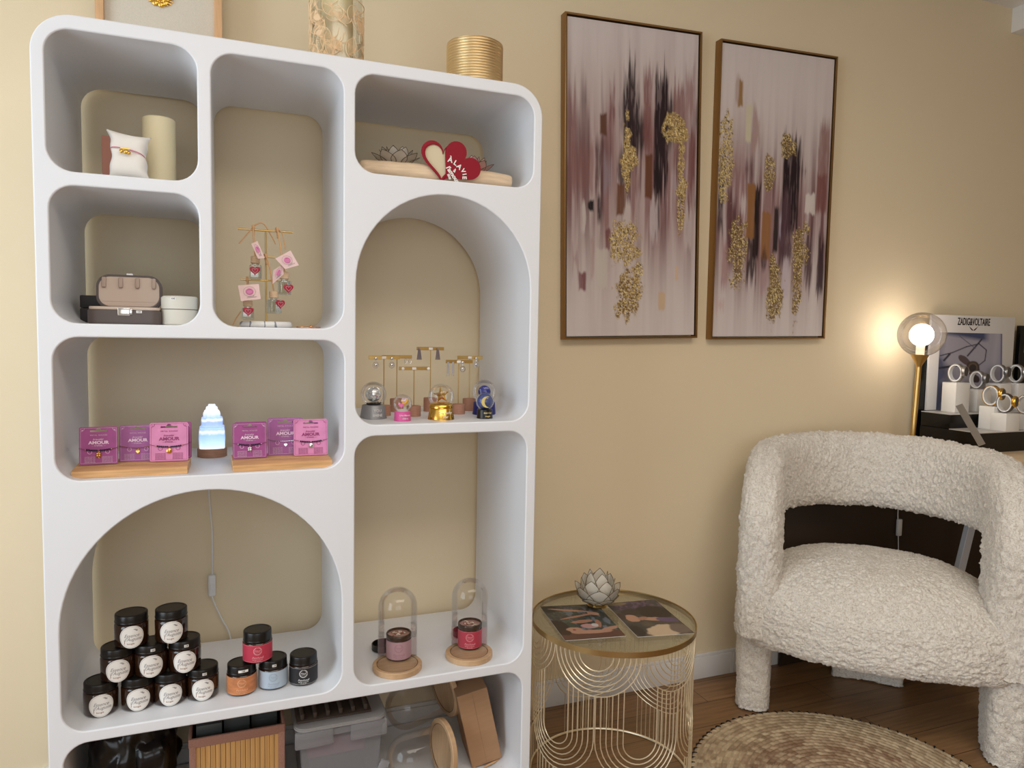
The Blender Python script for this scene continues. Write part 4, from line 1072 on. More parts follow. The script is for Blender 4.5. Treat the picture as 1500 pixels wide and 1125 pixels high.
# ------------------------------------------------------------------ compartment B: cases
M_BROWNL = mat('dark taupe leather', rgb(92, 80, 76), .42, bump=(500, .15, .001)); M_SUEDE = mat('beige suede', rgb(208, 188, 172), .85)
cy = .075
a = aty(126, 470, cy); b_ = aty(236, 473, cy); W = b_[0]-a[0]; dep = .105
t = thing('jewellery_case', 'dark taupe travel jewellery case standing open with beige suede inside', 'jewellery case', ((a[0]+b_[0])/2, cy, ZB), 0)
zr = aty(180, 450, cy)[2]-ZB
def slab(x0, x1, y0, y1, z0, z1, r=.022, bev=.002):
    t2 = bmesh.new(); o = rrect(x0, x1, y0, y1, r, 8); f = t2.faces.new([t2.verts.new((x, y, z0)) for x, y in o])
    g = bmesh.ops.extrude_face_region(t2, geom=[f]); bmesh.ops.translate(t2, vec=(0, 0, z1-z0), verts=[v for v in g['geom'] if isinstance(v, bmesh.types.BMVert)])
    ed = [e for e in t2.edges if abs(e.verts[0].co.z-e.verts[1].co.z) < 1e-6]
    bmesh.ops.bevel(t2, geom=ed, offset=bev, segments=2, affect='EDGES'); return t2
bm = B(); merge(bm, slab(-W/2, W/2, 0, dep, 0, zr-.006)); bm_obj('lower_shell', bm, M_BROWNL, t)
bm = B(); merge(bm, slab(-W/2+.003, W/2-.003, .003, dep-.003, zr-.006, zr+.001, .02, .001)); tr_ = bm_obj('tray', bm, M_SUEDE, t)
lt = aty(187, 401, cy+dep)[2]-ZB
hl = lt-zr
lidc = Matrix.Translation((0, dep+.022, zr-.004)) @ Matrix.Rotation(math.radians(84), 4, 'X')
lw = W*.93
bm = B(); t2 = slab(-lw/2, lw/2, 0, hl, 0, .022, .03, .003)
bmesh.ops.transform(t2, matrix=lidc, verts=t2.verts); merge(bm, t2); lo = bm_obj('lid', bm, M_BROWNL, t)
bm = B(); t2 = slab(-lw/2+.006, lw/2-.006, .006, hl-.006, .0205, .0235, .026, .001); bmesh.ops.transform(t2, matrix=lidc, verts=t2.verts); merge(bm, t2); ln = bm_obj('lining', bm, M_SUEDE, lo)
for k in (-1.5, -.5, .5, 1.5):
    bm = B(); add_box(bm, k*.037-.005, k*.037+.005, hl-.034, hl-.008, .0225, .031, .003, 2, lidc); bm_obj('hook_pad', bm, mat('suede tab', rgb(186, 164, 150), .85), ln)
bm = B(); add_box(bm, -.06, .06, .018, .0185, .0232, .0240, 0, 1, lidc); bm_obj('seam', bm, MATS['suede tab'], ln)
bm = B(); add_box(bm, -.013, .013, -.0025, .0005, zr-.020, zr-.002, .001); add_box(bm, .010, .018, -.003, .0005, zr-.017, zr-.004, .001); bm_obj('clasp', bm, M_SILVER, t)
bm = B(); add_box(bm, -.008, .008, hl-.003, hl+.006, .008, .014, .001, 1, lidc); bm_obj('clasp_hook', bm, M_SILVER, lo)
price_tag(t, .032, -.0005, zr-.010, .012, .006)
x0 = aty(116, 450, .205)[0]
t = thing('jewellery_case', 'closed black jewellery box partly hidden behind the open taupe case', 'jewellery case', (x0, .212, ZB))
zt = aty(120, 432, .205)[2]-ZB
bm_obj('box_body', add_box(B(), 0, .13, 0, .12, 0, zt*.55, .003), mat('black leatherette', rgb(34, 30, 31), .5), t); bm_obj('box_lid', add_box(B(), 0, .13, 0, .12, zt*.56, zt, .003), MATS['black leatherette'], t)
xa = aty(238, 455, .1)[0]; xb = .326; 
t = thing('jewellery_case', 'closed round cream jewellery case with a seam round the middle', 'jewellery case', ((xa+xb)/2-.004, .115, ZB))
rr_ = (xb-xa)/2; zt = aty(262, 434, .1)[2]-ZB
M_CRL = mat('cream leatherette', rgb(214, 208, 194), .5)
bm_obj('case_base', add_lathe(B(), [(0, 0), (rr_-.003, 0), (rr_, .003), (rr_, zt*.53), (0, zt*.53)], 56), M_CRL, t)
bm_obj('case_lid', add_lathe(B(), [(0, zt*.56), (rr_, zt*.56), (rr_, zt-.004), (rr_-.004, zt), (0, zt)], 56), M_CRL, t)
bm_obj('zip_band', add_lathe(B(), [(0, zt*.525), (rr_-.001, zt*.525), (rr_-.001, zt*.565), (0, zt*.565)], 56), mat('dark seam', rgb(120, 112, 100), .6), t)
price_tag(t, -.012, 0, zt*.9, .012, .007, wrap=rr_)

# ------------------------------------------------------------------ compartment D: slab, lotus holders, hearts
def lotus(name, label, loc, R, tiers_, petal_m, rim_m, rz=0.0, base=False, wf=.62):
    t = thing(name, label, 'candle holder', loc, rz)
    k0 = 0
    if base: bm_obj('foot', add_lathe(B(), [(0, 0), (.030*R/.075, 0), (.033*R/.075, .004), (.026*R/.075, .012), (0, .012)], 32), M_BRASS, t)
    for ti, (n, rad, z0, h, out, off) in enumerate(tiers_):
        for k in range(n):
            a = 2*PI*(k+off)/n; w = 2*PI*rad/n*wf
            rows_ = []
            for i in range(9):
                s = i/8; ww = w*math.sin(PI*min(1, s*.97+.03)**.85)**.75 if s < 1 else 0.0
                if s == 0: ww = w*.35
                rr_ = rad*.42+(rad*.58)*math.sin(s*PI/2)**.8*1.0+out*s*s; z = z0+h*s
                rows_.append([(rr_*math.cos(a)-q*ww*math.sin(a)-abs(q)**2*.12*ww*math.cos(a), rr_*math.sin(a)+q*ww*math.cos(a)-abs(q)**2*.12*ww*math.sin(a), z) for q in (-1, -.5, 0, .5, 1)])
            bm = B(); add_grid(bm, rows_)
            pe = bm_obj('petal', bm, petal_m, t, ang=180)
            bm = B(); out_ = [r_[0] for r_ in rows_]+[rows_[-1][2]]+[r_[-1] for r_ in rows_[::-1]]
            add_tube(bm, [Vector(q) for q in out_], .0008, 5); bm_obj('petal_rim', bm, rim_m, pe)
    return t
M_CAPIZ = mat('capiz shell', rgb(214, 208, 198), .28, trans=.25, noise=(30, .10), coat=.3)
M_CAPIZP = mat('pink capiz shell', rgb(206, 164, 160), .3, trans=.25, noise=(30, .10), coat=.3)
M_RIMD = mat('dark brass edge', rgb(104, 88, 66), .4, .7)
ZSL = ZD+.0
ly_ = .22
sa = aty(524, 250, .10)[0]; sb_ = aty(746, 268, .10)[0]
nu, nv = 60, 40; P = np.zeros((nu, nv, 3)); L = sb_-sa; hw, hh = .088, .0265
for i in range(nu):
    s = i/(nu-1)
    e = min(1, math.sin(PI*max(.0, min(1, s)))**.07+.0) if 0 < s < 1 else .55
    for j in range(nv):
        a = 2*PI*j/nv; c, s2 = math.cos(a), math.sin(a)
        k = (abs(c)**3.2+abs(s2)**3.2)**(-1/3.2)
        n = (fbm(np.array(s*7+c), np.array(s2*1.5+3))-.5)*.006
        P[i, j] = (L*s, (hw*e*k+n)*c, hh+(hh*k*min(1, e*1.05)+n)*s2)
P[..., 2] -= P[..., 2].min()
slabo = np_grid('wooden_slab', P, mat('bleached driftwood', rgb(222, 196, 164), .6, noise=(9, .12, (1.5, 12, 16)), bump=(50, .3, .002)), None, closed_v=True, caps=(0, nu-1), ang=60)
slabo.location = (sa, .13, ZD); tag(slabo, 'long pale driftwood slab with rounded edges lying in the top right compartment', 'wooden slab')
zs = ZD+float(P[..., 2].max())-.004
TI = [(8, .045, .004, .030, .022, 0), (8, .036, .004, .044, .010, .5), (6, .024, .004, .050, .002, 0)]
xl = aty(579, 235, .15)[0]
lotus('lotus_candle_holder', 'grey shell lotus candle holder on the left of the driftwood slab', (xl, .14, zs), .06, TI, M_CAPIZ, M_RIMD)
xl = aty(688, 245, .15)[0]
lotus('lotus_candle_holder', 'pinkish shell lotus candle holder behind the red heart on the slab', (xl+.005, .155, zs), .06, TI, M_CAPIZP, M_RIMD, .3)
hy = .028
hc = [aty(u, v, hy) for u, v in ((618, 240), (662, 262), (697, 250))]
w1 = aty(679, 240, hy)[0]-aty(620, 240, hy)[0]
t = thing('heart_ornament', 'red glitter double heart ornament with white words, leaning on the slab', 'ornament', (aty(648, 264, hy)[0], hy, ZD+.001), 0)
cxh = aty(649.5, 238, hy); h1 = (cxh[0]-t.location.x, cxh[2]-t.location.z)
def rot2(p, a, c): return (c[0]+p[0]*math.cos(a)-p[1]*math.sin(a), c[1]+p[0]*math.sin(a)+p[1]*math.cos(a))
o1 = [rot2(p, math.radians(-3), h1) for p in heart(.120, 56)]; o1i = [rot2(p, math.radians(-3), (h1[0]-.001, h1[1]+.001)) for p in heart(.097, 56)]
mz = min(z for x, z in o1); 
holed('outline_heart', o1, [o1i], .004, .0006, M_RED, t, 1, y0=.0045)
bm = B(); add_prism(bm, [rot2(p, math.radians(-3), h1) for p in heart(.104, 56)], .002); bm_obj('cream_panel', bm, mat('cream board', rgb(214, 200, 168), .6), t, loc=(0, .0090, 0))
cs = aty(670.5, 243.5, hy); c2_ = (cs[0]-t.location.x, cs[2]-t.location.z)
a2 = math.radians(-33+8)
o2 = [rot2((x, z*1.04), math.radians(-44), c2_) for x, z in heart(.113, 56)]
o2 = [(x, max(z, .0)) for x, z in o2]
bm = B(); add_prism(bm, o2, .004, None); s2o = bm_obj('solid_heart', bm, M_RED, t)
bm = B()
def put(word, u, v, tilt, size, **k):
    p = aty(u, v, hy); text(bm, word, size, p[0]-t.location.x, p[2]-t.location.z, -.001, math.radians(tilt), **k)
put('À', 659.5, 234.5, 12, .019, bold=.0006); put('L', 667, 239, 30, .018, bold=.0006); put('A', 672.5, 244.5, 40, .018, bold=.0006)
put('V', 678, 250.5, 60, .016, bold=.0006); put('I', 680, 255.5, 75, .015, bold=.0006); put('E', 680, 260.5, 85, .016, bold=.0006)
put('à', 666, 250, 35, .014, bold=.0005); put("l'amour", 663, 256, 52, .0165, bold=.0007, shear=.2); put('≡≡', 657.5, 259, 66, .013, bold=.0004)
bm_obj('lettering', bm, M_PAPER, s2o)

#@@SECTION top_items
# ------------------------------------------------------------------ things on top of the bookcase
fy = .36
fl = aty(139, 27, fy)[0]; fr = aty(325.5, 53, fy)[0]; FH = .36
t = thing('picture_frame', 'light wood frame with beige linen and a gold ornament, on top of the bookcase', 'picture frame', (fl, fy, ZTOP))
W = fr-fl
holed('frame', [(0, 0), (W, 0), (W, FH), (0, FH)], [[(.020, .02), (W-.020, .02), (W-.020, FH-.02), (.020, FH-.02)]], .028, .001, mat('light oak', rgb(218, 172, 126), .5, noise=(10, .12, (14, 2, 1))), t, 1)
pn = bm_obj('linen_panel', add_box(B(), .018, W-.018, .016, .022, .018, FH-.018), mat('beige linen', rgb(214, 204, 188), .85, noise=(300, .05), bump=(700, .3, .001)), t)
bm = B(); oz = aty(234, -4, fy+.01)[2]-ZTOP; ox = aty(234, 2, fy+.01)[0]-fl
for k in range(9):
    a = 2*PI*k/9
    add_sphere(bm, (ox+.020*math.cos(a), .012, oz+.017*math.sin(a)), .0085, 10, 6, (1, .4, 1))
for k in range(11):
    a = PI+PI*k/10; add_tube(bm, [(ox, .012, oz), (ox+.034*math.cos(a), .012, oz+.024*math.sin(a))], [.0035, .001], 6)
add_sphere(bm, (ox, .010, oz), .010, 12, 8, (1, .5, 1)); bm_obj('gold_ornament', bm, M_GOLD, pn)
# vase with ginkgo metal work and candle
vy = .15
x0 = aty(450, 40, vy)[0]; x1 = aty(535, 60, vy)[0]; vr = (x1-x0)/2*.94; vx = (x0+x1)/2
zr = aty(535, 17, vy)[2]-ZTOP
t = thing('candle_vase', 'glass hurricane vase wrapped in golden ginkgo leaf metalwork with a pillar candle inside', 'candle holder', (vx, vy, ZTOP))
bm = add_lathe(B(), [(0, .002), (vr-.004, .002), (vr-.003, .30)], 48, cap=False); add_lathe(bm, [(vr-.0055, .005), (vr-.0055, .30)], 48, cap=False); bm_obj('glass_cylinder', bm, thin_glass('frosty glass', (.97, .97, .95, 1), .03, .25, .15), t, ang=80)
bm_obj('candle', add_lathe(B(), [(0, .006), (.042, .006), (.042, zr+.03), (.036, zr+.036), (0, zr+.034)], 36), M_CREAM, t)
bm = B(); rndg = random.Random(5)
def onv(x, z): a = x/vr; return Vector((vr*math.sin(a), -vr*math.cos(a), z))
leaves = []
for k in range(85):
    cx_ = rndg.uniform(-PI*vr, PI*vr); cz_ = rndg.uniform(.012, zr-.012); s_ = rndg.uniform(.020, .029); dr = rndg.uniform(0, 2*PI)
    n = 12; fan = PI*.78
    ctr = (cx_, cz_)
    arc = [(ctr[0]+s_*math.cos(dr+fan*(i/n-.5)), ctr[1]+s_*math.sin(dr+fan*(i/n-.5))) for i in range(n+1)]
    arc = [(x, min(max(z, .002), zr)) for x, z in arc]
    add_tube(bm, [onv(*q) for q in arc], .0009, 4)
    for q in arc[::1]: add_tube(bm, [onv(*ctr), onv(*q)], .0004, 4, cap=False)
    if k % 9 == 0:
        bm2 = B()
        mid_ = [(ctr[0]+s_*.62*math.cos(dr+fan*.8*(i/n-.5)), ctr[1]+s_*.62*math.sin(dr+fan*.8*(i/n-.5))) for i in range(n+1)]
        vs = [bm2.verts.new(onv(*ctr)*1.004)]+[bm2.verts.new(Vector((onv(x, min(max(z, .002), zr)).x*1.004, onv(x, z).y*1.004, min(max(z, .002), zr)))) for x, z in mid_]
        for i in range(1, len(vs)-1): bm2.faces.new((vs[0], vs[i], vs[i+1]))
        leaves.append(bm2)
    st = [(ctr[0], ctr[1]), (ctr[0]-.012*math.cos(dr+.3), ctr[1]-.012*math.sin(dr+.3)), (ctr[0]-.03*math.cos(dr+.6), min(max(ctr[1]-.03*math.sin(dr+.6), .002), zr))]
    add_tube(bm, [onv(*q) for q in st], .0009, 4)
for z in (.003, zr): add_tube(bm, [(vr*math.cos(a), vr*math.sin(a), z) for a in [2*PI*i/48 for i in range(48)]], .0013, 6, True)
M_ROSEG = mat('rose gold metal', rgb(244, 214, 174), .55, .3)
lw_ = bm_obj('leaf_lattice', bm, M_ROSEG, t)
for b_l in leaves: bm_obj('solid_leaf', b_l, mat('bright ginkgo leaf', rgb(246, 216, 178), .5, .4), lw_)
# ribbed gold pot
py_ = .15
x0 = aty(653, 90, py_)[0]; x1 = aty(736.5, 95, py_)[0]; r = (x1-x0)/2*.945; zt = aty(694, 50, py_-r)[2]-ZTOP
prof = [(0, 0), (r-.002, 0)]
N = 18
for i in range(N*6+1):
    prof.append((r-.0022+.0022*abs(math.sin(PI*i/6)), .002+(zt-.004)*i/(N*6)))
prof += [(r-.001, zt), (r-.004, zt), (r-.004, .01), (0, .01)]
o = bm_obj('ribbed_pot', add_lathe(B(), prof, 72), mat('satin gold', rgb(238, 212, 164), .36, .9), None, loc=((x0+x1)/2, py_, ZTOP), ang=60); tag(o, 'gold ribbed cylinder pot on top of the bookcase, right end', 'pot')

#@@SECTION bottom_items
# ------------------------------------------------------------------ lowest compartment
zf = ZI+.0005
# black crumpled bag
nu, nv = 90, 60; P = np.zeros((nu, nv, 3))
th = np.linspace(0, 2*PI, nu, endpoint=False)[:, None]; ph = np.linspace(.03, PI-.03, nv)[None, :]
sx_, sy_, sz_ = .118, .13, .165
dx_, dy_, dz_ = np.cos(th)*np.sin(ph), np.sin(th)*np.sin(ph), np.cos(ph)+0*th
cr = fbm(dx_*3+5, dy_*3+2, dz_*3+1, 3); cr2 = np.abs(fbm(dx_*2.6+1, dy_*2.6, dz_*2.6+7, 2)-.5)
k = (np.abs(dx_)**4+np.abs(dy_)**4+np.abs(dz_)**4)**(-.22)*(.90+.16*(cr-.5)+.42*cr2)
P[..., 0] = dx_*sx_*k; P[..., 1] = dy_*sy_*k; P[..., 2] = np.maximum(sz_*.93+dz_*sz_*k, 0)
P[..., 2] = P[..., 2]*(.338/P[..., 2].max()); P[..., 0] = P[..., 0]*.113/np.abs(P[..., 0]).max(); P[..., 1] = P[..., 1]*.14/np.abs(P[..., 1]).max()
o = np_grid('plastic_bag', P, mat('glossy black bag plastic', rgb(13, 11, 12), .22, bump=(9, .35, .01)), None, closed_u=True, caps=((slice(None), 0), (slice(None), nv-1)), ang=40)
o.location = (.152, .20, zf); tag(o, 'crumpled glossy black plastic bag filling the left of the lowest compartment', 'bag')
# bamboo basket
xa, xb = .2905, .5215; zt = aty(278, 1084, .07)[2]
t = thing('bamboo_basket', 'square bamboo slat basket with pink brown woven rim, in the lowest compartment', 'basket', ((xa+xb)/2, .07, zf))
W = xb-xa-.004; Dp = .24; Hb = zt-zf
M_BAM = mat('bamboo slats', rgb(190, 144, 88), .5, noise=(18, .18, (6, 1, .3)))
def wall_slats(bm, L, M):
    n = int(L/.0115); w = L/n
    for k in range(n): add_box(bm, k*w+.0004, (k+1)*w-.0004, 0, .004, .004, Hb-.010, .0008, 1, M)
for nm, M, L in (('front', Matrix.Translation((-W/2, 0, 0)), W), ('back', Matrix.Translation((-W/2, Dp-.004, 0)), W),
                 ('l', Matrix.Translation((-W/2+.004, 0, 0)) @ Matrix.Rotation(PI/2, 4, 'Z'), Dp), ('r', Matrix.Translation((W/2, 0, 0)) @ Matrix.Rotation(PI/2, 4, 'Z'), Dp)):
    bm = B(); wall_slats(bm, L, M); bm_obj('slat_side', bm, M_BAM, t, ang=20)
bm = B()
M_WEB = mat('woven tape', rgb(150, 108, 92), .85, noise=(500, .25), bump=(500, .6, .002))
add_box(bm, -W/2-.002, W/2+.002, -.002, .006, Hb-.024, Hb, .002); add_box(bm, -W/2-.002, W/2+.002, Dp-.006, Dp+.002, Hb-.024, Hb, .002)
for s_ in (-1, 1):
    add_box(bm, s_*W/2-.004, s_*W/2+.004, 0, Dp, Hb-.024, Hb, .002); add_box(bm, s_*(W/2-.006)-.008, s_*(W/2-.006)+.008, -.0025, .003, 0, Hb-.02, .001)
bm_obj('woven_rim', bm, M_WEB, t)
bm_obj('bottom', add_box(B(), -W/2+.005, W/2-.005, .005, Dp-.005, 0, .004), M_BAM, t)
M_DKBOX = mat('dark green grey card', rgb(52, 56, 54), .45)
for k, (u0, u1, yy, lab_) in enumerate(((-.100, -.038, .03, 'dark flat box standing in the bamboo basket, left one'), (-.034, .030, .045, 'dark flat box standing in the bamboo basket, middle one'), (.034, .100, .06, 'dark flat box standing in the bamboo basket, right one'))):
    tb_ = thing('dark_box', lab_, 'box', (t.location.x+(u0+u1)/2, .07+yy, zf+.0045)); w_ = (u1-u0)/2
    bm_obj('box_body', add_box(B(), -w_, w_, 0, .13, 0, Hb+.004+.003*k-.02, .002), M_DKBOX, tb_); bm_obj('box_lid', add_box(B(), -w_, w_, -.001, .131, Hb-.018+.003*k, Hb+.012+.006*k, .002), mat('dark box lid', rgb(66, 70, 70), .4), tb_)
# clear storage box
xa = .548; xb = .790; t = thing('storage_box', 'clear plastic storage box with a clip lid, in the lowest compartment', 'storage box', ((xa+xb)/2, .055, zf)); W = xb-xa; Dp = .27; Hb = aty(495, 1062, .055)[2]-zf
M_CPL = mat('cloudy clear plastic', rgb(206, 204, 206), .25, trans=.75, ior=1.2)
def frus(bm, w0, w1, d0, d1, z0, z1, th=.003):
    for s_ in (-1, 1):
        vs = [(s_*w0/2, (Dp-d0)/2, z0), (s_*w0/2, (Dp+d0)/2, z0), (s_*w1/2, (Dp+d1)/2, z1), (s_*w1/2, (Dp-d1)/2, z1)]
        _plate(bm, vs, (-s_*th, 0, 0))
        yy = [(Dp-d0)/2, (Dp-d1)/2] if s_ < 0 else [(Dp+d0)/2, (Dp+d1)/2]
        _plate(bm, [(-w0/2, yy[0], z0), (w0/2, yy[0], z0), (w1/2, yy[1], z1), (-w1/2, yy[1], z1)], (0, -s_*th if s_ > 0 else th, 0))
def _plate(bm, q, off):
    t2 = bmesh.new(); f = t2.faces.new([t2.verts.new(p) for p in q]); g = bmesh.ops.extrude_face_region(t2, geom=[f])
    bmesh.ops.translate(t2, vec=off, verts=[v for v in g['geom'] if isinstance(v, bmesh.types.BMVert)]); merge(bm, t2)
bm = B(); frus(bm, W*.80, W*.92, Dp*.82, Dp*.92, 0, Hb-.01); add_box(bm, -W*.4, W*.4, Dp*.09, Dp*.91, 0, .003); bm_obj('tub', bm, M_CPL, t, smooth=False)
bm = B(); t2 = slab(-W/2, W/2, 0, Dp, Hb-.028, Hb-.004, .03, .004); merge(bm, t2)
for s_ in (-1, 1): add_box(bm, s_*W*.30-.05, s_*W*.30+.05, -.004, .010, Hb-.050, Hb-.006, .004, 2) if s_ < 2 else None
lid_ = bm_obj('lid', bm, M_CPL, t)
bm = B(); t2 = slab(-W/2-.003, W/2+.003, -.003, Dp+.003, Hb-.006, Hb+.004, .032, .003); merge(bm, t2); bm_obj('lid_rim', bm, mat('cloudy plastic rim', rgb(200, 196, 194), .3, trans=.5, ior=1.2), lid_)
bm = B(); add_box(bm, -.012, .012, -.010, .004, .04, .10, .003, 2, Matrix.Translation((W*.31, .018, .02)) @ Matrix.Rotation(.5, 4, 'Y')); bm_obj('clip', bm, M_CPL, t)
for z0, z1, cc, lb_, nm in ((.005, .032, rgb(166, 190, 96), 'green folded packet at the bottom of the clear storage box', 'folded_packet'), (.033, .135, rgb(72, 58, 72), 'dark purple packet stacked inside the clear storage box', 'folded_packet'), (.136, .185, rgb(196, 108, 140), 'pink packet on top inside the clear storage box', 'folded_packet')):
    z1 = min(z1, Hb-.032)
    o = bm_obj(nm, add_box(B(), -W*.35, W*.28, .045, Dp-.05, 0, z1-z0, .004), mat('packet %d' % int(z0*1000), cc, .6), None, loc=(t.location.x, .055, zf+z0)); tag(o, lb_, 'packet')
# brown divider tray on the lid
bt = thing('divider_tray', 'brown slotted tray lying on the lid of the clear storage box', 'tray', (t.location.x-.01, .085, zf+Hb+.0045))
bm_obj('tray_base', add_box(B(), -.105, .095, 0, .2, 0, .006, .002), mat('dark brown felt', rgb(74, 60, 50), .85), bt)
for k in range(6): bm_obj('rib', add_box(B(), -.095+k*.034, -.085+k*.034, .006, .194, .006, .022, .003), MATS['dark brown felt'], bt)
# cloches lying on their side
def lying(label, cx, y, z, tilt, yaw, R, Hd, rb):
    t = cloche('glass_cloche', label, (cx, y, z), R, Hd, rb)
    t.rotation_euler = (0, -PI/2+tilt, yaw)
    return t
cA = aty(655, 1082, .075)
lying('glass cloche lying on its side on the compartment floor, wooden base facing right', .978, .115, zf+.0835, .03, .16, .066, .165, .083)
lying('glass cloche lying on its side on top of the other lying cloche', aty(655, 1006, .25)[0], .25, aty(655, 1008, .25)[2], -.14, .22, .066, .19, .083)
# cardboard boxes
def carton(label, c, size, rot, flap=False):
    t = thing('cardboard_box', label, 'box', c); t.rotation_euler = rot
    w, d, h = size
    bm_obj('carton', add_box(B(), 0, w, 0, d, 0, h, .0012, 1), M_KRAFT, t, ang=20)
    bm_obj('seam_tape', add_box(B(), w*.49, w*.495, -.0003, 0, .001, h-.001), mat('carton seam', rgb(130, 98, 70), .8), t)
    return t
carton('tall brown cardboard box leaning upright beside the lying cloches', (1.062, .115, zf), (.094, .15, .232), (0, math.radians(-12.5), math.radians(-6)))
carton('small brown cardboard box wedged behind the tall one', (1.130, .285, zf), (.030, .10, .155), (0, math.radians(-7), math.radians(4)))
pc = [atz(u, v, zf+.004) for u, v in ((704, 1119), (716, 1113), (730, 1108), (738, 1104), (742, 1112), (739, 1120), (734, 1124))]
bm = B(); add_tube(bm, smooth([tuple(p) for p in pc], 5), .0028, 8)
pc2 = [atz(u, v, zf+.009) for u, v in ((710, 1123), (722, 1117), (733, 1112), (744, 1118), (742, 1124))]
add_tube(bm, smooth([tuple(p) for p in pc2], 5), .0028, 8)
xm, ym = .0, .0
o = bm_obj('leather_cord', bm, M_TAN, None); tag(o, 'loose tan leather cord on the compartment floor by the cardboard boxes', 'cord')

#@@SECTION table
# ------------------------------------------------------------------ side table
TX, TY, TR, TZ = 1.475, .020, .247, .486
t = thing('side_table', 'round gold wire side table with looped wires and glass top', 'side table', (TX, TY, 0))
bm_obj('glass_top', add_lathe(B(), [(0, TZ-.001), (TR-.003, TZ-.001), (TR-.003, TZ+.005), (0, TZ+.005)], 72), thin_glass('table glass', (.86, .87, .82, 1), .08, .6), t)
bm_obj('rim', add_lathe(B(), [(TR-.004, TZ-.008), (TR+.001, TZ-.008), (TR+.001, TZ+.008), (TR-.001, TZ+.008), (TR-.002, TZ+.006), (TR-.002, TZ-.002), (TR-.004, TZ-.002), (TR-.004, TZ-.008)], 96, cap=False), mat('satin champagne rim', rgb(186, 160, 112), .3, .95), t)
RR = TR-.003
bm_obj('floor_ring', add_tube(B(), [(RR*math.cos(a), RR*math.sin(a), .005) for a in [2*PI*i/96 for i in range(96)]], .004, 8, True), M_PALEGOLD, t)
def onc(s, z): a = s/RR; return (RR*math.sin(a), -RR*math.cos(a), z)
NL = 6; seg = 2*PI*RR/NL
rad = [seg/2*.985-k*.0155 for k in range(6)]
A0 = -.70*RR
mw = M_PALEGOLD
wr = .0017
for k in range(NL):
    c = A0+seg*k
    bm = B()
    for r_ in rad: add_tube(bm, [onc(c+r_*math.cos(PI+PI*i/20), TZ-.008+r_*.93*math.sin(PI+PI*i/20)) for i in range(21)], wr, 6)
    bm_obj('wire_loop', bm, mw, t)
    # second row hangs half a step over, from the upper loops
    c2_ = c+seg/2; zb = .235
    bm = B()
    for r_ in rad:
        d = seg/2-r_; ztop = TZ-.008-.93*math.sqrt(max(rad[0]**2-d**2, 0))
        pts = [onc(c2_-r_, ztop)]+[onc(c2_+r_*math.cos(PI+PI*i/16), zb+r_*.93*math.sin(PI+PI*i/16)) for i in range(17)]+[onc(c2_+r_, ztop)]
        add_tube(bm, pts, wr, 6)
    bm_obj('wire_loop', bm, mw, t)
    for s_ in (-1, 1):
        bm = B()
        for r_ in rad:
            d = seg/2-r_; ztop = zb-.93*math.sqrt(max(rad[0]**2-d**2, 0))
            add_tube(bm, [onc(c+s_*r_, ztop), onc(c+s_*r_, .005)], wr, 6)
        bm_obj('wire_drop', bm, mw, t)
# lotus candle holder on the table
p = atz(874, 886, TZ+.006)
TI2 = [(7, .056, .010, .030, .012, 0), (7, .062, .010, .062, .012, .5), (7, .054, .012, .082, .000, 0), (5, .036, .014, .098, -.006, .5)]
lotus('lotus_candle_holder', 'white shell lotus candle holder standing on the round side table', (p[0], p[1]-.004, TZ+.0055), .075, TI2, mat('white capiz shell', rgb(236, 230, 218), .28, trans=.35, noise=(30, .08), coat=.3), M_RIMD, .25, True, .66)
# printed cards on the glass
def print_card(name, label, quad, paint, z):
    P4 = [atz(u, v, z) for u, v in quad]       # bl, br, tr, tl as the picture is read
    cx_, cy_ = P4[0][0], P4[0][1]
    t = thing(name, label, 'photo print', (cx_, cy_, z))
    bm = B(); f = bm.faces.new([bm.verts.new((p[0]-cx_, p[1]-cy_, 0)) for p in P4]); g = bmesh.ops.extrude_face_region(bm, geom=[f])
    bmesh.ops.translate(bm, vec=(0, 0, .0008), verts=[v for v in g['geom'] if isinstance(v, bmesh.types.BMVert)]); sh = bm_obj('sheet', bm, M_PAPER, t, smooth=False)
    cv = Canvas(150, 110, (60, 56, 54)); paint(cv)
    q = [np.array([p[0]-cx_, p[1]-cy_]) for p in P4]
    o = art_mesh('printed_face', cv, [q[0], q[1], q[2], q[3]], attr_mat('print '+label[:8], .35), sh, 0)
    me = o.data; co = np.zeros(len(me.vertices)*3); me.vertices.foreach_get('co', co); co = co.reshape(-1, 3); co = np.stack([co[:, 0], co[:, 2], co[:, 1]*0+.0011], 1); me.vertices.foreach_set('co', co.reshape(-1)); me.update()
    return t
def blob(cv, x, w, rx, rw, col, a=0.0, soft=.25, alpha=1.0, seed=0):
    dx, dw = cv.U-x, cv.W-w; c, s = math.cos(a), math.sin(a)
    e = ((dx*c+dw*s)/rx)**2+((-dx*s+dw*c)/rw)**2+(fbm(cv.U*14+seed, cv.W*14)-.5)*.6
    cv.mix(np.clip((1-e)/soft, 0, 1)*alpha, col)
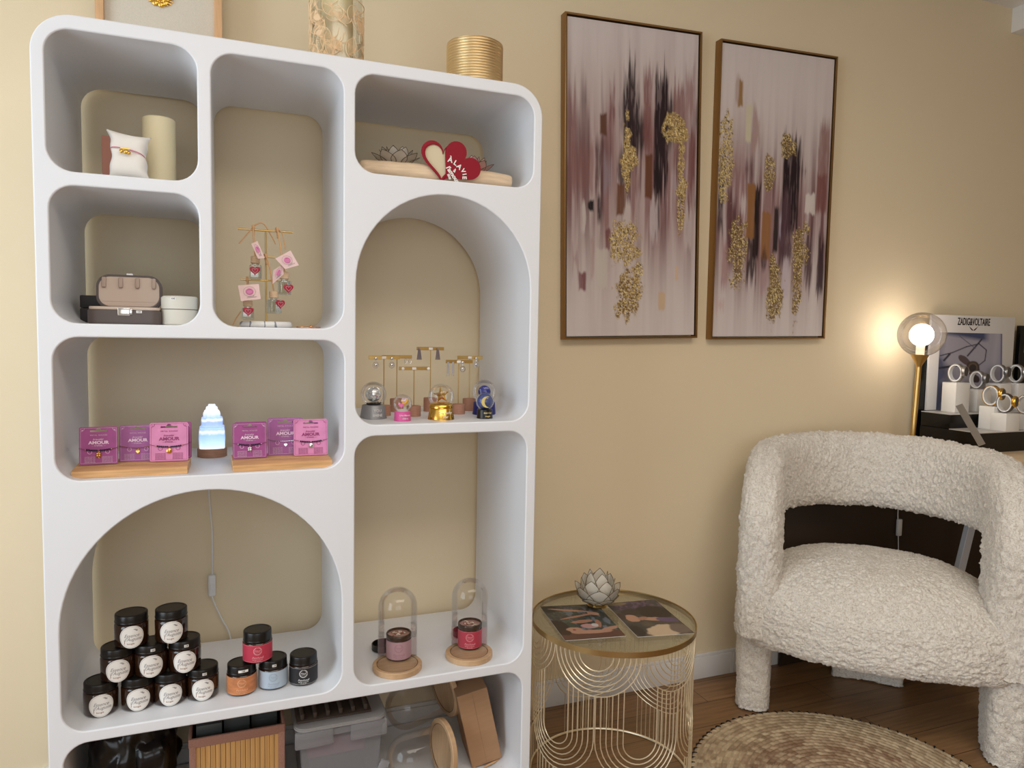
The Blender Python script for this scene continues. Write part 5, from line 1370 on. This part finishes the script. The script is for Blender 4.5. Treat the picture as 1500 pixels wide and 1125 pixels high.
def pr1(cv):
    n = fbm(cv.U*5, cv.W*9, o=4); cv.mix(np.clip((n-.35)*3, 0, 1), (52, 66, 54)); cv.mix(np.clip((fbm(cv.U*20+4, cv.W*24)-.5)*4, 0, 1)*.6, (84, 92, 80))
    cv.mix(np.clip((fbm(cv.U*14+9, cv.W*8+2)-.56)*8, 0, 1)*np.clip((.45-np.abs(cv.W-.45))*6, 0, 1)*.5, (130, 136, 150))
    blob(cv, .55, .92, .7, .12, (92, 60, 48)); blob(cv, .05, .62, .20, .20, (44, 30, 26)); blob(cv, .12, .1, .14, .12, (30, 26, 26))
    sk = (172, 130, 108)
    blob(cv, .45, .17, .36, .030, sk, .22); blob(cv, .50, .36, .34, .028, (164, 120, 98), -.2); blob(cv, .80, .30, .10, .05, sk, .3)
    blob(cv, .28, .76, .16, .10, sk, .2); blob(cv, .55, .82, .34, .055, sk, 0.02); blob(cv, .86, .76, .20, .045, sk, -.25)
    blob(cv, .50, .52, .20, .05, (160, 116, 94), -.08); blob(cv, .74, .60, .05, .12, (156, 110, 90), .2); blob(cv, .56, .66, .15, .07, (176, 134, 130), .1); blob(cv, .66, .64, .06, .05, (186, 182, 180))
    blob(cv, .27, .74, .03, .02, (130, 60, 54)); blob(cv, .10, .80, .10, .08, (56, 36, 28))
def pr2(cv):
    n = fbm(cv.U*5+3, cv.W*9, o=4); cv.mix(np.clip((n-.4)*3, 0, 1), (88, 76, 62)); blob(cv, .45, .12, .4, .14, (66, 50, 66), -.1)
    cv.mix(np.clip((fbm(cv.U*22+4, cv.W*20)-.5)*5, 0, 1)*np.clip((.30-cv.W)*8, 0, 1)*.7, (112, 92, 112))
    blob(cv, .72, .36, .34, .20, (40, 26, 24), .1); blob(cv, .3, .32, .20, .10, (54, 40, 36)); blob(cv, .55, .88, .34, .16, (196, 172, 142), -.15); blob(cv, .10, .84, .12, .16, (44, 36, 32))
    blob(cv, .85, .85, .20, .14, (110, 94, 84)); sk = (178, 134, 110)
    blob(cv, .22, .50, .13, .11, sk, .3); blob(cv, .60, .56, .28, .055, sk, .12); blob(cv, .40, .52, .10, .05, (160, 114, 92), -.2); blob(cv, .80, .60, .20, .07, (94, 74, 104), .2)
    blob(cv, .06, .42, .08, .10, (60, 44, 40)); blob(cv, .2, .05, .2, .05, (130, 112, 88))
print_card('photo_print', 'photo print of a reclining person against green leaves, left on the side table', ((828, 939), (917, 932), (874, 885), (791, 889)), pr1, TZ+.0055)
print_card('photo_print', 'photo print of a dark haired person in a cream dress, right on the side table', ((934, 933.5), (1018, 928), (959, 878.5), (887, 884.5)), pr2, TZ+.0055)

#@@SECTION rug
# ------------------------------------------------------------------ braided rug
RX, RY, RRr = 2.102, -.325, .467
mr_ = bpy.data.materials.new('braided jute'); mr_.use_nodes = True; nt = mr_.node_tree; b = nt.nodes['Principled BSDF']; b.inputs['Roughness'].default_value = .85
at = nt.nodes.new('ShaderNodeAttribute'); at.attribute_name = 'paint'; nt.links.new(at.outputs['Color'], b.inputs['Base Color'])
nr, na = 26*6, 760
nrings = 26; rw = RRr/nrings
Rr = np.linspace(.004, RRr, nr)[:, None]; Aa = np.linspace(0, 2*PI, na, endpoint=False)[None, :]
ring = np.floor(Rr/rw); fr_ = Rr/rw-ring; prof_ = np.sin(PI*np.clip(fr_, 0, 1))**.6
arcl = Aa*(ring+.5)*rw; ph_ = arcl/.020+ring*.5+np.abs(fr_-.5)*1.2
cell = np.floor(ph_); pf = ph_-cell
bmp = .55+.45*np.sin(PI*pf)**.6
ht = .004+.007*prof_*bmp
P = np.stack([Rr*np.cos(Aa)+0*ht, Rr*np.sin(Aa)+0*ht, ht], -1)
rug = np_grid('round_rug', P, mr_, None, closed_v=True, ang=180)
hsh = _val[(np.abs(cell*31+ring*131)).astype(int) % 4096]; fine = fbm(Rr*400+0*Aa, arcl*60, o=3)
base1 = np.array([lin(c) for c in (178, 152, 120)]); base2 = np.array([lin(c) for c in (150, 116, 88)]); base3 = np.array([lin(c) for c in (204, 190, 160)])
outer = np.clip((Rr-RRr*.60)/.08, 0, 1)+0*Aa
tone = (.72+.4*hsh+.5*(fine-.5))
gA_ = base2*(1-outer[..., None])+base1*outer[..., None]
colr = (gA_*(1-(hsh*.5)[..., None])+base3*(hsh*.5)[..., None])*tone[..., None]
ca = rug.data.color_attributes.new('paint', 'FLOAT_COLOR', 'POINT'); ca.data.foreach_set('color', np.concatenate([colr, np.ones(colr.shape[:2]+(1,))], -1).reshape(-1).astype(np.float32))
rug.location = (RX, RY, .0); tag(rug, 'round braided jute rug with black stitched edge, in front of the armchair', 'rug')
bm = B(); add_lathe(bm, [(RRr-.001, .0005), (RRr+.002, .004), (RRr-.001, .008)], 120, cap=False); bm_obj('edge_braid', bm, mat('brown braid', rgb(120, 92, 66), .9), rug)
ns = 100; st0 = None
for k in range(ns):
    if st0 is None:
        a2_ = .012
        st0 = bm_obj('edge_stitch', add_tube(B(), [(RRr-.012, 0, .0085), (RRr-.004, a2_*RRr, .0115), (RRr+.0035, a2_*RRr, .007), (RRr+.003, a2_*RRr, .001)], .0021, 5), mat('black yarn', rgb(24, 22, 22), .9), rug); so = st0
    else: so = st0.copy(); C.objects.link(so); so.parent = rug
    so.rotation_euler = (0, 0, 2*PI*k/ns)

#@@SECTION chair
# ------------------------------------------------------------------ armchair
CO = np.array([2.481, -.037]); CS = np.array([.725, -.689]); CF = np.array([-.689, -.725])
crz = math.atan2(CS[1], CS[0])            # local +x = sitter's left, local -y = front
armchair = thing('armchair', 'white curly boucle barrel armchair with open back and three chunky legs', 'armchair', (CO[0], CO[1], 0), crz)
def fleece(P, amp=.0055, fr=1.0):
    """curly pile: push every point out along its normal"""
    du = np.roll(P, -1, 0)-np.roll(P, 1, 0); dv = np.roll(P, -1, 1)-np.roll(P, 1, 1)
    n = np.cross(du, dv); n /= (np.linalg.norm(n, axis=-1, keepdims=True)+1e-9)
    return n
mb = bpy.data.materials.new('cream boucle'); mb.use_nodes = True; nt = mb.node_tree; b = nt.nodes['Principled BSDF']
b.inputs['Roughness'].default_value = .95; b.inputs['Sheen Weight'].default_value = .35; b.inputs['Sheen Roughness'].default_value = .6
tc = nt.nodes.new('ShaderNodeTexCoord'); n1 = nt.nodes.new('ShaderNodeTexNoise'); n1.inputs['Scale'].default_value = 95; n1.inputs['Detail'].default_value = 3; n1.inputs['Distortion'].default_value = 2.2
rp = nt.nodes.new('ShaderNodeValToRGB'); rp.color_ramp.elements[0].position = .30; rp.color_ramp.elements[0].color = rgb(196, 182, 166); rp.color_ramp.elements[1].position = .55; rp.color_ramp.elements[1].color = rgb(236, 229, 218)
bp = nt.nodes.new('ShaderNodeBump'); bp.inputs['Strength'].default_value = .75; bp.inputs['Distance'].default_value = .006
nt.links.new(tc.outputs['Object'], n1.inputs['Vector']); nt.links.new(n1.outputs[0], rp.inputs[0]); nt.links.new(rp.outputs[0], b.inputs['Base Color']); nt.links.new(n1.outputs[0], bp.inputs['Height']); nt.links.new(bp.outputs[0], b.inputs['Normal'])
def pile(P, flip=1.0, amp=.008):
    n = fleece(P)*flip
    x, y, z = P[..., 0], P[..., 1], P[..., 2]
    wx = fbm(x*40+3, y*40, z*40, 2)*1.6; 
    k = 1-2*np.abs(fbm(x*62+wx*2.2, y*62+wx*2, z*62-wx*2, 2)-.5)*1.6; k3 = fbm(x*150, y*150, z*150, 2); k2 = fbm(x*11, y*11, z*11, 2)
    return P+n*((k-.6)*amp+(k3-.5)*.006+(k2-.5)*.006)[..., None]
# band: inverted U wrapped round a horseshoe plan
Rc = .378; straight = PI/2*Rc
def plan(a, off):
    """arc length a from the middle of the back, off = outward offset; returns x,y (front is -y)"""
    s = np.sign(a); aa = np.abs(a)
    ang = np.minimum(aa, straight)/Rc; ext = np.maximum(aa-straight, 0)
    x = (Rc+off)*np.sin(ang); y = (Rc+off)*np.cos(ang)-ext
    x = x+ext*0.02
    return s*x, y
zt_, fP, rC = .843, .055, .165
aP = straight+fP
path = []
for z in np.linspace(.30, zt_-rC, 26): path.append((-aP-.0, z))
for i in range(1, 21): a = PI-PI/2*i/20; path.append((-aP+rC+rC*math.cos(a), zt_-rC+rC*math.sin(a)))
for q in np.linspace(-aP+rC, aP-rC, 180)[1:-1]: path.append((q, zt_))
for i in range(0, 21): a = PI/2-PI/2*i/20; path.append((aP-rC+rC*math.cos(a), zt_-rC+rC*math.sin(a)))
for z in np.linspace(zt_-rC, .30, 26)[1:]: path.append((aP, z))
path = np.array(path)
tan = np.gradient(path, axis=0); tan /= np.linalg.norm(tan, axis=1, keepdims=True); nor = np.stack([-tan[:, 1], tan[:, 0]], 1)   # points outwards/up
prog = np.clip((zt_-path[:, 1])/.30, 0, 1)
hwid = .142*(1-prog)+.112*prog; drop = np.clip((np.abs(path[:, 0])-straight*.35)/(straight*.8), 0, 1)
nc = 190; th = np.linspace(0, 2*PI, nc, endpoint=False); pw = 3.2
ks = (np.abs(np.cos(th))**pw+np.abs(np.sin(th))**pw)**(-1/pw)
Pb = np.zeros((len(path), nc, 3))
for i in range(len(path)):
    hw_ = hwid[i]; tt = .074-.004*(1-prog[i])
    an = path[i, 0]+nor[i, 0]*hw_*ks*np.sin(th); zn = path[i, 1]+nor[i, 1]*hw_*ks*np.sin(th)
    lean = .035*np.clip((zn-.55)/.4, 0, 1)
    x, y = plan(an, tt*ks*np.cos(th))
    zn2 = zn-.030*np.clip(np.abs(an)/aP, 0, 1)**2*np.clip((zn-.6)/.3, 0, 1)
    Pb[i, :, 0] = x; Pb[i, :, 1] = y; Pb[i, :, 2] = zn2
def resample(P, nu):
    idx = np.linspace(0, len(P)-1, nu); i0 = np.floor(idx).astype(int).clip(0, len(P)-2); f = (idx-i0)[:, None, None]
    return P[i0]*(1-f)+P[i0+1]*f
Pb = resample(Pb, 520)
np_grid('backrest', pile(Pb, 1.0), mb, armchair, closed_v=True, caps=(0, 519), ang=180)
# seat: rounded slab
nth, npf = 620, 260
tt = np.linspace(0, 2*PI, nth, endpoint=False)
def seat_outline(t_):
    cx_, cy_ = np.cos(t_), np.sin(t_)      # +y back
    pw_ = 2.5
    k_ = (np.abs(cx_)**pw_+np.abs(cy_)**pw_)**(-1/pw_)
    X = .440*k_*cx_; Y = np.where(cy_ > 0, .440*k_*cy_, .235*k_*cy_*1.0)
    return X, Y
ox_, oy_ = seat_outline(tt)
s_ = np.linspace(0, 1, npf)
prof2 = []
for s in s_:
    if s < .22: q = s/.22; prof2.append((q*.86, .270-.0*q))                      # underside
    elif s < .36: q = (s-.22)/.14*PI/2; prof2.append((.86+.14*math.sin(q), .270+.055*(1-math.cos(q))))
    elif s < .46: q = (s-.36)/.10; prof2.append((1.0+.010*math.sin(PI*q), .325+.050*q))
    else: q = (s-.46)/.54*PI/2; prof2.append((1.0*math.cos(q)**.80 if q < PI/2-1e-6 else 0.0, .375+.190*math.sin(q)**.92))
prof2 = np.array(prof2)
Ps = np.zeros((npf, nth, 3))
Ps[..., 0] = prof2[:, :1]*ox_[None]; Ps[..., 1] = prof2[:, :1]*oy_[None]-.0; Ps[..., 2] = prof2[:, 1:]+0*ox_[None]
tilt_ = np.clip((Ps[..., 2]-.40)/.12, 0, 1); Ps[..., 2] += tilt_*.10*(Ps[..., 1]-.0)*.9
Ps[..., 2] += np.where(Ps[..., 2] < .34, np.clip((np.abs(Ps[..., 0])-.30)/.14, 0, 1)*-.030, 0)*(Ps[..., 1] < .05)
np_grid('seat', pile(Ps, -1.0), mb, armchair, closed_v=True, caps=((0), (npf-1)), ang=180)
# legs
def leg(cx_, cy_, wx, wy, rz_, h=.32, curve=0.0, n=110, m_=60):
    t_ = np.linspace(0, 2*PI, n, endpoint=False); c, s = np.cos(t_), np.sin(t_); pw_ = 4.0
    k_ = (np.abs(c)**pw_+np.abs(s)**pw_)**(-1/pw_)
    zz = np.linspace(0, h, m_); P = np.zeros((m_+10, n, 3))
    for i in range(m_+10):
        if i < 10: z = .002; f_ = .3+.62*i/10 if i < 9 else .955; z = .0035 if i < 9 else .006
        else: z = .010+zz[i-10]*(h-.010)/h; f_ = min(1, .97+.03*(i-10)/3); f_ *= .93+.07*min(1, z/.25)
        lx_ = wx*k_*c*f_; ly__ = wy*k_*s*f_-curve*(wx*k_*c*f_)**2
        P[i, :, 0] = cx_+lx_*math.cos(rz_)-ly__*math.sin(rz_); P[i, :, 1] = cy_+lx_*math.sin(rz_)+ly__*math.cos(rz_); P[i, :, 2] = z
    Q = pile(P, -1.0, .007); Q[..., 2] = np.maximum(Q[..., 2], .0005)
    np_grid('leg', Q, mb, armchair, closed_v=True, caps=(0, m_+9), ang=180)
leg(-.390, .0, .061, .094, 0.05, .36); leg(.390, -.030, .061, .112, -0.05, .36)
leg(.02, .388, .135, .048, 0, .30, 1.2)

#@@SECTION desk
# ------------------------------------------------------------------ desk, lamp and watch displays
DZ = .905; DX0, DX1, DY0 = 2.965, 4.75, -.185
t = thing('desk', 'pale wood topped desk on white slanting legs behind the armchair', 'desk', (DX0, DY0, 0))
M_DTOP = mat('pale oak top', rgb(208, 184, 150), .45, noise=(6, .06, (1, 9, 1))); M_LEGW = mat('grey white metal', rgb(205, 205, 208), .4)
bm_obj('tabletop', add_box(B(), 0, DX1-DX0, 0, YW-DY0-.02, DZ-.028, DZ, .002), M_DTOP, t)
bm_obj('apron', add_box(B(), .06, DX1-DX0-.06, .06, YW-DY0-.08, DZ-.075, DZ-.029, .002), M_LEGW, t)
def bar(bm, a, c, w=.022, d=.012):
    a, c = Vector(a), Vector(c); z = (c-a); L = z.length; z.normalize(); x = Vector((0, 1, 0)).cross(z).normalized(); y = z.cross(x)
    M = Matrix(((x.x, y.x, z.x, a.x), (x.y, y.y, z.y, a.y), (x.z, y.z, z.z, a.z), (0, 0, 0, 1)))
    add_box(bm, -w, w, -d, d, 0, L, .002, 1, M)
for x_, sg in ((.45, -1), (.45, 1), (1.5, -1), (1.5, 1)):
    bm = B(); yy = .12 if sg < 0 else YW-DY0-.16
    bar(bm, (x_-.16, yy, 0.002), (x_+.06, yy, DZ-.075)); bm_obj('leg', bm, M_LEGW, t)
# lamp
gy = .30; gp = aty(1350, 490, gy); bp_ = aty(1337, 640, gy)
topx = gp[0]; tilt = math.atan2(gp[0]-bp_[0], gp[2]-bp_[2]); Lp = (gp[2]-DZ)/math.cos(tilt); bx_ = gp[0]-math.tan(tilt)*(gp[2]-DZ)
t = thing('globe_lamp', 'lit brass lamp with smoked glass globe and bare bulb, beside the watch display', 'lamp', (bx_, gy, DZ))
bm_obj('base', add_lathe(B(), [(0, 0), (.06, 0), (.062, .003), (.06, .010), (.012, .014), (0, .014)], 40), M_BRASS, t)
arm = bpy.data.objects.new('stem', None)
MT = Matrix.Rotation(tilt, 4, 'Y')
GR = .091
bm = B(); add_lathe(bm, [(.0105, .006), (.0105, Lp-GR-.03)], 20, MT); add_tube(bm, [MT @ Vector((.016, .008, .01)), MT @ Vector((.016, .008, Lp-GR-.03))], .003, 8); bm_obj('stem', bm, M_BRASS, t)
bm_obj('socket_cone', add_lathe(B(), [(.010, Lp-GR-.045), (.012, Lp-GR-.035), (.033, Lp-GR+.004), (.034, Lp-GR+.007), (0, Lp-GR+.007)], 36, MT), M_BRASS, t)
bm_obj('glass_globe', add_sphere(B(), (0, 0, Lp), GR, 48, 28, M=MT), thin_glass('smoked glass', (.80, .79, .80, 1), .06, .55), t, ang=80)
bm_obj('bulb_holder', add_lathe(B(), [(.016, Lp-GR+.006), (.017, Lp-.036), (0, Lp-.034)], 24, MT), mat('cream socket', rgb(230, 216, 196), .4), t)
bm_obj('bulb', add_sphere(B(), (0, 0, Lp-.002), .045, 28, 18, M=MT), mat('lit bulb', (1, .9, .75, 1), .4, emit=(1.0, .89, .76, 1), estr=24.0), t)
# added dark board, makes the view through the armchair's open back near-black
o = bm_obj('added_dark_board', add_box(B(), 0, 1.2, 0, .012, 0, .86, .002), mat('dark brown board', rgb(52, 38, 26), .6), None, loc=(2.50, YW-.031, 0)); tag(o, 'added dark brown board behind the armchair, darkening the view through its open back', 'board')
# wall lead behind the armchair
pw_ = aty(1318, 772, YW-.046); t = thing('wall_lead', 'grey lead with an inline switch hanging on the wall behind the armchair', 'cable', (pw_[0], YW-.040, pw_[2]))
bm_obj('lead', add_tube(B(), [(-.012, 0, .33), (-.008, 0, .05), (-.002, 0, .0), (.006, 0, -.10), (.015, 0, -.30)], .0022, 6), M_WPLASTIC, t)
bm_obj('inline_switch', add_box(B(), -.012, .012, -.010, .004, -.04, .035, .004, 2), M_WPLASTIC, t)

# tiered watch display
by = .40
X0 = aty(1357, 600, by)[0]; X1 = aty(1487, 465, by)[0]; ZT = aty(1430, 463, by)[2]
M_BLKG = mat('gloss black acrylic', rgb(14, 13, 13), .25)
t = thing('watch_display', 'black tiered watch display with a white lettered back panel on the desk', 'display stand', (X0, by, DZ))
W = X1-X0; Hh_ = ZT-DZ
zt2 = aty(1400, 612, .27)[2]-DZ; z1t = aty(1440, 632, .16)[2]-DZ
def P_(u, v, y): q = aty(u, v, y); return (q[0]-X0, q[2]-DZ)
T2 = P_(1400, 608, .25)[1]; T1 = P_(1450, 634, .13)[1]
bm_obj('lower_tier', add_prism(B(), [(-.045, 0), (W+.03, 0), (W+.03, T1), (-.045, T1)], .27, Matrix.Translation((0, .12-by, 0))), M_BLKG, t)
bm_obj('lower_tier_top', add_box(B(), -.045, W+.03, .12-by, .255-by, T1, T1+.003), mat('pale grey acrylic', rgb(190, 186, 182), .3), t)
bm_obj('upper_tier', add_box(B(), -.04, W+.03, .255-by, .392-by, T1+.0, T2, .001), M_BLKG, t)
bm_obj('upper_tier_top', add_box(B(), -.04, W+.03, .255-by, .392-by, T2, T2+.003), MATS['pale grey acrylic'], t)
bm_obj('black_back', add_box(B(), -.040, W+.01, .012, .030, 0, Hh_-.06, .001), M_BLKG, t)
pn = bm_obj('white_panel', add_box(B(), 0, W, -.002, .010, T2+.004, Hh_, .001), mat('white panel', rgb(226, 222, 220), .4), t)
bm = B(); q0 = P_(1402, 471.5, by-.003); text(bm, 'ZADIG&VOLTAIRE', .045, P_(1426, 472, by)[0], P_(1426, 472, by)[1], -.0032, sx=.56, bold=.0007)
# spread wings emblem below the name
ex, ez_ = P_(1425, 481, by)
for sgn in (-1, 1):
    add_prism(bm, [(ex, ez_-.009), (ex+sgn*.010, ez_-.002), (ex+sgn*.024, ez_+.006), (ex+sgn*.030, ez_+.012), (ex+sgn*.020, ez_-.001), (ex+sgn*.008, ez_-.010)][::sgn], .0004, Matrix.Translation((0, -.0034, 0)))
bm_obj('lettering', bm, M_INK, pn)
def poster(cv):
    U, Wv = cv.U, cv.W
    n = fbm(U*3+2, Wv*4, o=3); cv.mix(np.clip((n-.4)*3, 0, 1)*.6, (148, 146, 164)); cv.mix(np.clip((.16-U+(n-.5)*.3)*6, 0, 1)*.8, (52, 62, 98)); cv.mix(np.clip((.10-Wv+(U-.5)*.12)*18, 0, 1)*np.clip((.8-U)*9, 0, 1), (66, 74, 108))
    cv.mix(np.clip(1-np.abs(U-.86-(Wv-.5)*-.12)/.07, 0, 1)*.5, (186, 182, 192)); cv.mix(np.clip((U-.965)*40, 0, 1), (96, 100, 140))
    def line(x0, w0, x1, w1, th_, col):
        dx, dw = x1-x0, w1-w0; L2 = dx*dx+dw*dw; s = np.clip(((U-x0)*dx+(Wv-w0)*dw)/L2, 0, 1); d = np.hypot(U-x0-s*dx, (Wv-w0-s*dw)*1.2); cv.mix(np.clip((th_-d)/.008, 0, 1), col)
    dk = (44, 44, 58)
    a = [(.02, .30), (.20, .26), (.42, .18), (.62, .14), (.74, .22), (.72, .36), (.60, .44)]
    for p, q in zip(a[:-1], a[1:]): line(*p, *q, .012, dk)
    line(.66, .08, .44, .30, .016, dk); line(.08, .36, .16, .28, .02, dk); line(.30, .04, .56, .20, .010, (90, 92, 110)); line(.02, .46, .34, .42, .02, dk)
    blob(cv, .40, .36, .12, .05, (92, 76, 80), .5); blob(cv, .53, .46, .115, .105, (70, 56, 50)); blob(cv, .53, .46, .085, .08, (110, 92, 76), alpha=.8); blob(cv, .53, .46, .06, .055, (52, 44, 44)); blob(cv, .56, .60, .09, .06, (64, 52, 52), .3)
cv = Canvas(110, 120, (166, 162, 176)); poster(cv)
q = [P_(1370, 600, by), P_(1466, 600, by), P_(1467, 489, by), P_(1377, 487, by)]
qq = [(q[0][0], T2+.006), (q[1][0], T2+.006), (q[2][0], q[2][1]), (q[0][0]+.0, q[2][1])]
art_mesh('poster', cv, [np.array(v) for v in qq], attr_mat('poster print', .3), pn, -.0035)
# second display at the right edge of the view
t2_ = thing('watch_display', 'second black watch display with silver letters at the right edge', 'display stand', (X1+.045, by, DZ))
zz2 = aty(1495, 477, by)[2]-DZ
bm_obj('back_panel', add_box(B(), 0, .55, 0, .02, 0, zz2, .001), M_BLKG, t2_); bm_obj('tier', add_box(B(), 0, .55, -.24, 0, 0, T1, .001), M_BLKG, t2_)
bm = B(); q = aty(1497, 490, by); text(bm, 'TI', .05, q[0]-(X1+.045)+.045, q[2]-DZ, -.0006, sx=.7, bold=.001); bm_obj('lettering', bm, M_SILVER, t2_)
bm_obj('grey_plate', add_box(B(), .030, .20, -.001, 0, zz2-.125, zz2-.075), M_GREYB, t2_)

def watch(u, v, y, size, label, metal, base_h, floor_z, yaw=.9, blk=True, blkw=.045, strap=None):
    p = aty(u, v, y); h = p[2]-floor_z
    t = thing('watch_block', 'white cube block under the '+label.split(',')[0], 'display block', (p[0], y, floor_z+.0005)); bh = max(h-size*.98, .012)
    if blk:
        bm_obj('block_body', add_box(B(), -blkw, blkw, -.035, .03, 0, bh, .001), M_CHALK, t)
    w = thing('wristwatch', label, 'watch', (p[0], y, floor_z+bh+.001), yaw, 'watches on the tiered display')
    # C cushion and support
    s = size; NN = 40
    def oval(r1, r2): return [(0, r1*math.cos(a), s*1.02+r2*math.sin(a)) for a in [2*PI*i/NN for i in range(NN)]]
    def band(r1, r2, wd, th_):
        bm = B(); vs = []
        for i in range(NN):
            a = 2*PI*i/NN; c, sn = math.cos(a), math.sin(a)
            vs.append([(-wd, r1*c, s*.88+r2*sn), (wd, r1*c, s*.88+r2*sn), (wd, (r1+th_)*c, s*.88+(r2+th_)*sn), (-wd, (r1+th_)*c, s*.88+(r2+th_)*sn)])
        add_grid(bm, vs, True, True); return bm
    bm_obj('white_cushion', band(s*.50, s*.70, s*.30, s*.09), M_WPLASTIC, w)
    bm_obj('strap', band(s*.595, s*.795, s*.26, s*.07), strap or metal, w)
    M = Matrix.Translation((0, -s*.68, s*1.05)) @ Matrix.Rotation(PI/2, 4, 'X')
    cs_ = bm_obj('case', add_lathe(B(), [(0, -.004), (s*.46, -.004), (s*.50, 0), (s*.50, .006), (s*.44, .010), (s*.42, .0085), (0, .0085)], 32, M), metal, w)
    bm_obj('dial', add_lathe(B(), [(0, .0087), (s*.41, .0087), (s*.41, .0092), (0, .0092)], 32, M), mat('dark dial', rgb(60, 58, 62), .3), cs_)
    bm_obj('foot', add_box(B(), -s*.22, s*.22, -s*.15, s*.2, 0, s*.15, .002), M_WPLASTIC, w)
    return t
zU = DZ+T2+.003; zL = DZ+T1+.003
watch(1401, 545, .33, .046, 'silver watch on the tallest block, left end of the upper tier', mat('soft steel', rgb(176, 172, 168), .35, .95), 0, zU, .20, blkw=.042)
watch(1432, 555, .335, .046, 'silver watch second from the left on the upper tier', mat('grey steel', rgb(150, 148, 146), .3, .9), 0, zU, .20, blkw=.044)
watch(1463, 546, .345, .048, 'dark cased watch near the right of the upper tier', MATS['grey steel'], 0, zU, .20, blkw=.038)
watch(1489, 546, .345, .048, 'silver watch at the right edge of the upper tier', MATS['soft steel'], 0, zU, .20, blkw=.034)
watch(1453, 578, .205, .050, 'gold watch in front on the lower tier', M_GOLD, 0, zL, .25, blkw=.030)
watch(1473, 589, .150, .046, 'two tone watch with dark strap on the lower tier front', M_GOLD, 0, zL, .25, blkw=.040, strap=mat('dark brown strap', rgb(70, 56, 46), .4))
watch(1502, 591, .160, .046, 'gold watch cut by the right edge on the lower tier', M_GOLD, 0, zL, .25, blkw=.032)
# clear strip leaning at the front of the display
a_, c_ = aty(1403, 592, .06), aty(1436, 648, .02)
bm = B()
a_ = Vector(aty(1404, 593, .108)); c_ = Vector(aty(1438, 652, .06)); c_.z = max(c_.z, DZ+.004)
dv_ = Vector((.017, 0, .004)); cc = (a_+c_)/2
f = bm.faces.new([bm.verts.new(v-c_) for v in (a_-dv_, a_+dv_, c_+dv_, c_-dv_)]); g = bmesh.ops.extrude_face_region(bm, geom=[f]); bmesh.ops.translate(bm, vec=(0, -.003, .001), verts=[v for v in g['geom'] if isinstance(v, bmesh.types.BMVert)])
o = bm_obj('acrylic_strip', bm, mat('brushed grey strip', rgb(176, 170, 164), .3, .5), None, loc=c_, smooth=False); tag(o, 'narrow grey strip leaning against the front of the watch display', 'display strip')

#@@SECTION light
# ------------------------------------------------------------------ lights, camera, view
def area(name, loc, rot, sx_, sy_, power, col):
    l = bpy.data.lights.new(name, 'AREA'); l.shape = 'RECTANGLE'; l.size = sx_; l.size_y = sy_; l.energy = power; l.color = col
    o = bpy.data.objects.new(name, l); C.objects.link(o); o.location = loc; o.rotation_euler = rot; return o
area('window_daylight', (XL-.12, (WY0+WY1)/2, (WZ0+WZ1)/2), (0, -PI/2, 0), WZ1-WZ0, WY1-WY0, 50, (.78, .91, 1.0))
area('shopfront_daylight', ((FX0+FX1)/2, YF-.12, (FZ0+FZ1)/2), (PI/2, 0, 0), FX1-FX0, FZ1-FZ0, 24, (.97, .97, 1.0))
area('ceiling_fill', (1.1, -1.9, ZC-.02), (0, 0, 0), 2.6, 1.0, 39, (1.0, .91, .80))  # unseen overhead area light, added as fill for shelf floors and upper wall
wd = bpy.data.worlds.new('World'); bpy.context.scene.world = wd; wd.use_nodes = True
wd.node_tree.nodes['Background'].inputs[0].default_value = (.8, .9, 1, 1); wd.node_tree.nodes['Background'].inputs[1].default_value = 1.0

cam = bpy.data.cameras.new('camera'); co = bpy.data.objects.new('camera', cam); C.objects.link(co)
cam.sensor_width = 36; cam.lens = FPX/1500*36; cam.clip_start = .05
Mx = Matrix(((_r[0], _u[0], -_f[0], CAM[0]), (_r[1], _u[1], -_f[1], CAM[1]), (_r[2], _u[2], -_f[2], CAM[2]), (0, 0, 0, 1)))
co.matrix_world = Mx
sc = bpy.context.scene; sc.camera = co
sc.view_settings.view_transform = 'Standard'; sc.view_settings.look = 'None'; sc.view_settings.gamma = 1; sc.view_settings.use_curve_mapping = False
sc.view_settings.exposure = 0.0
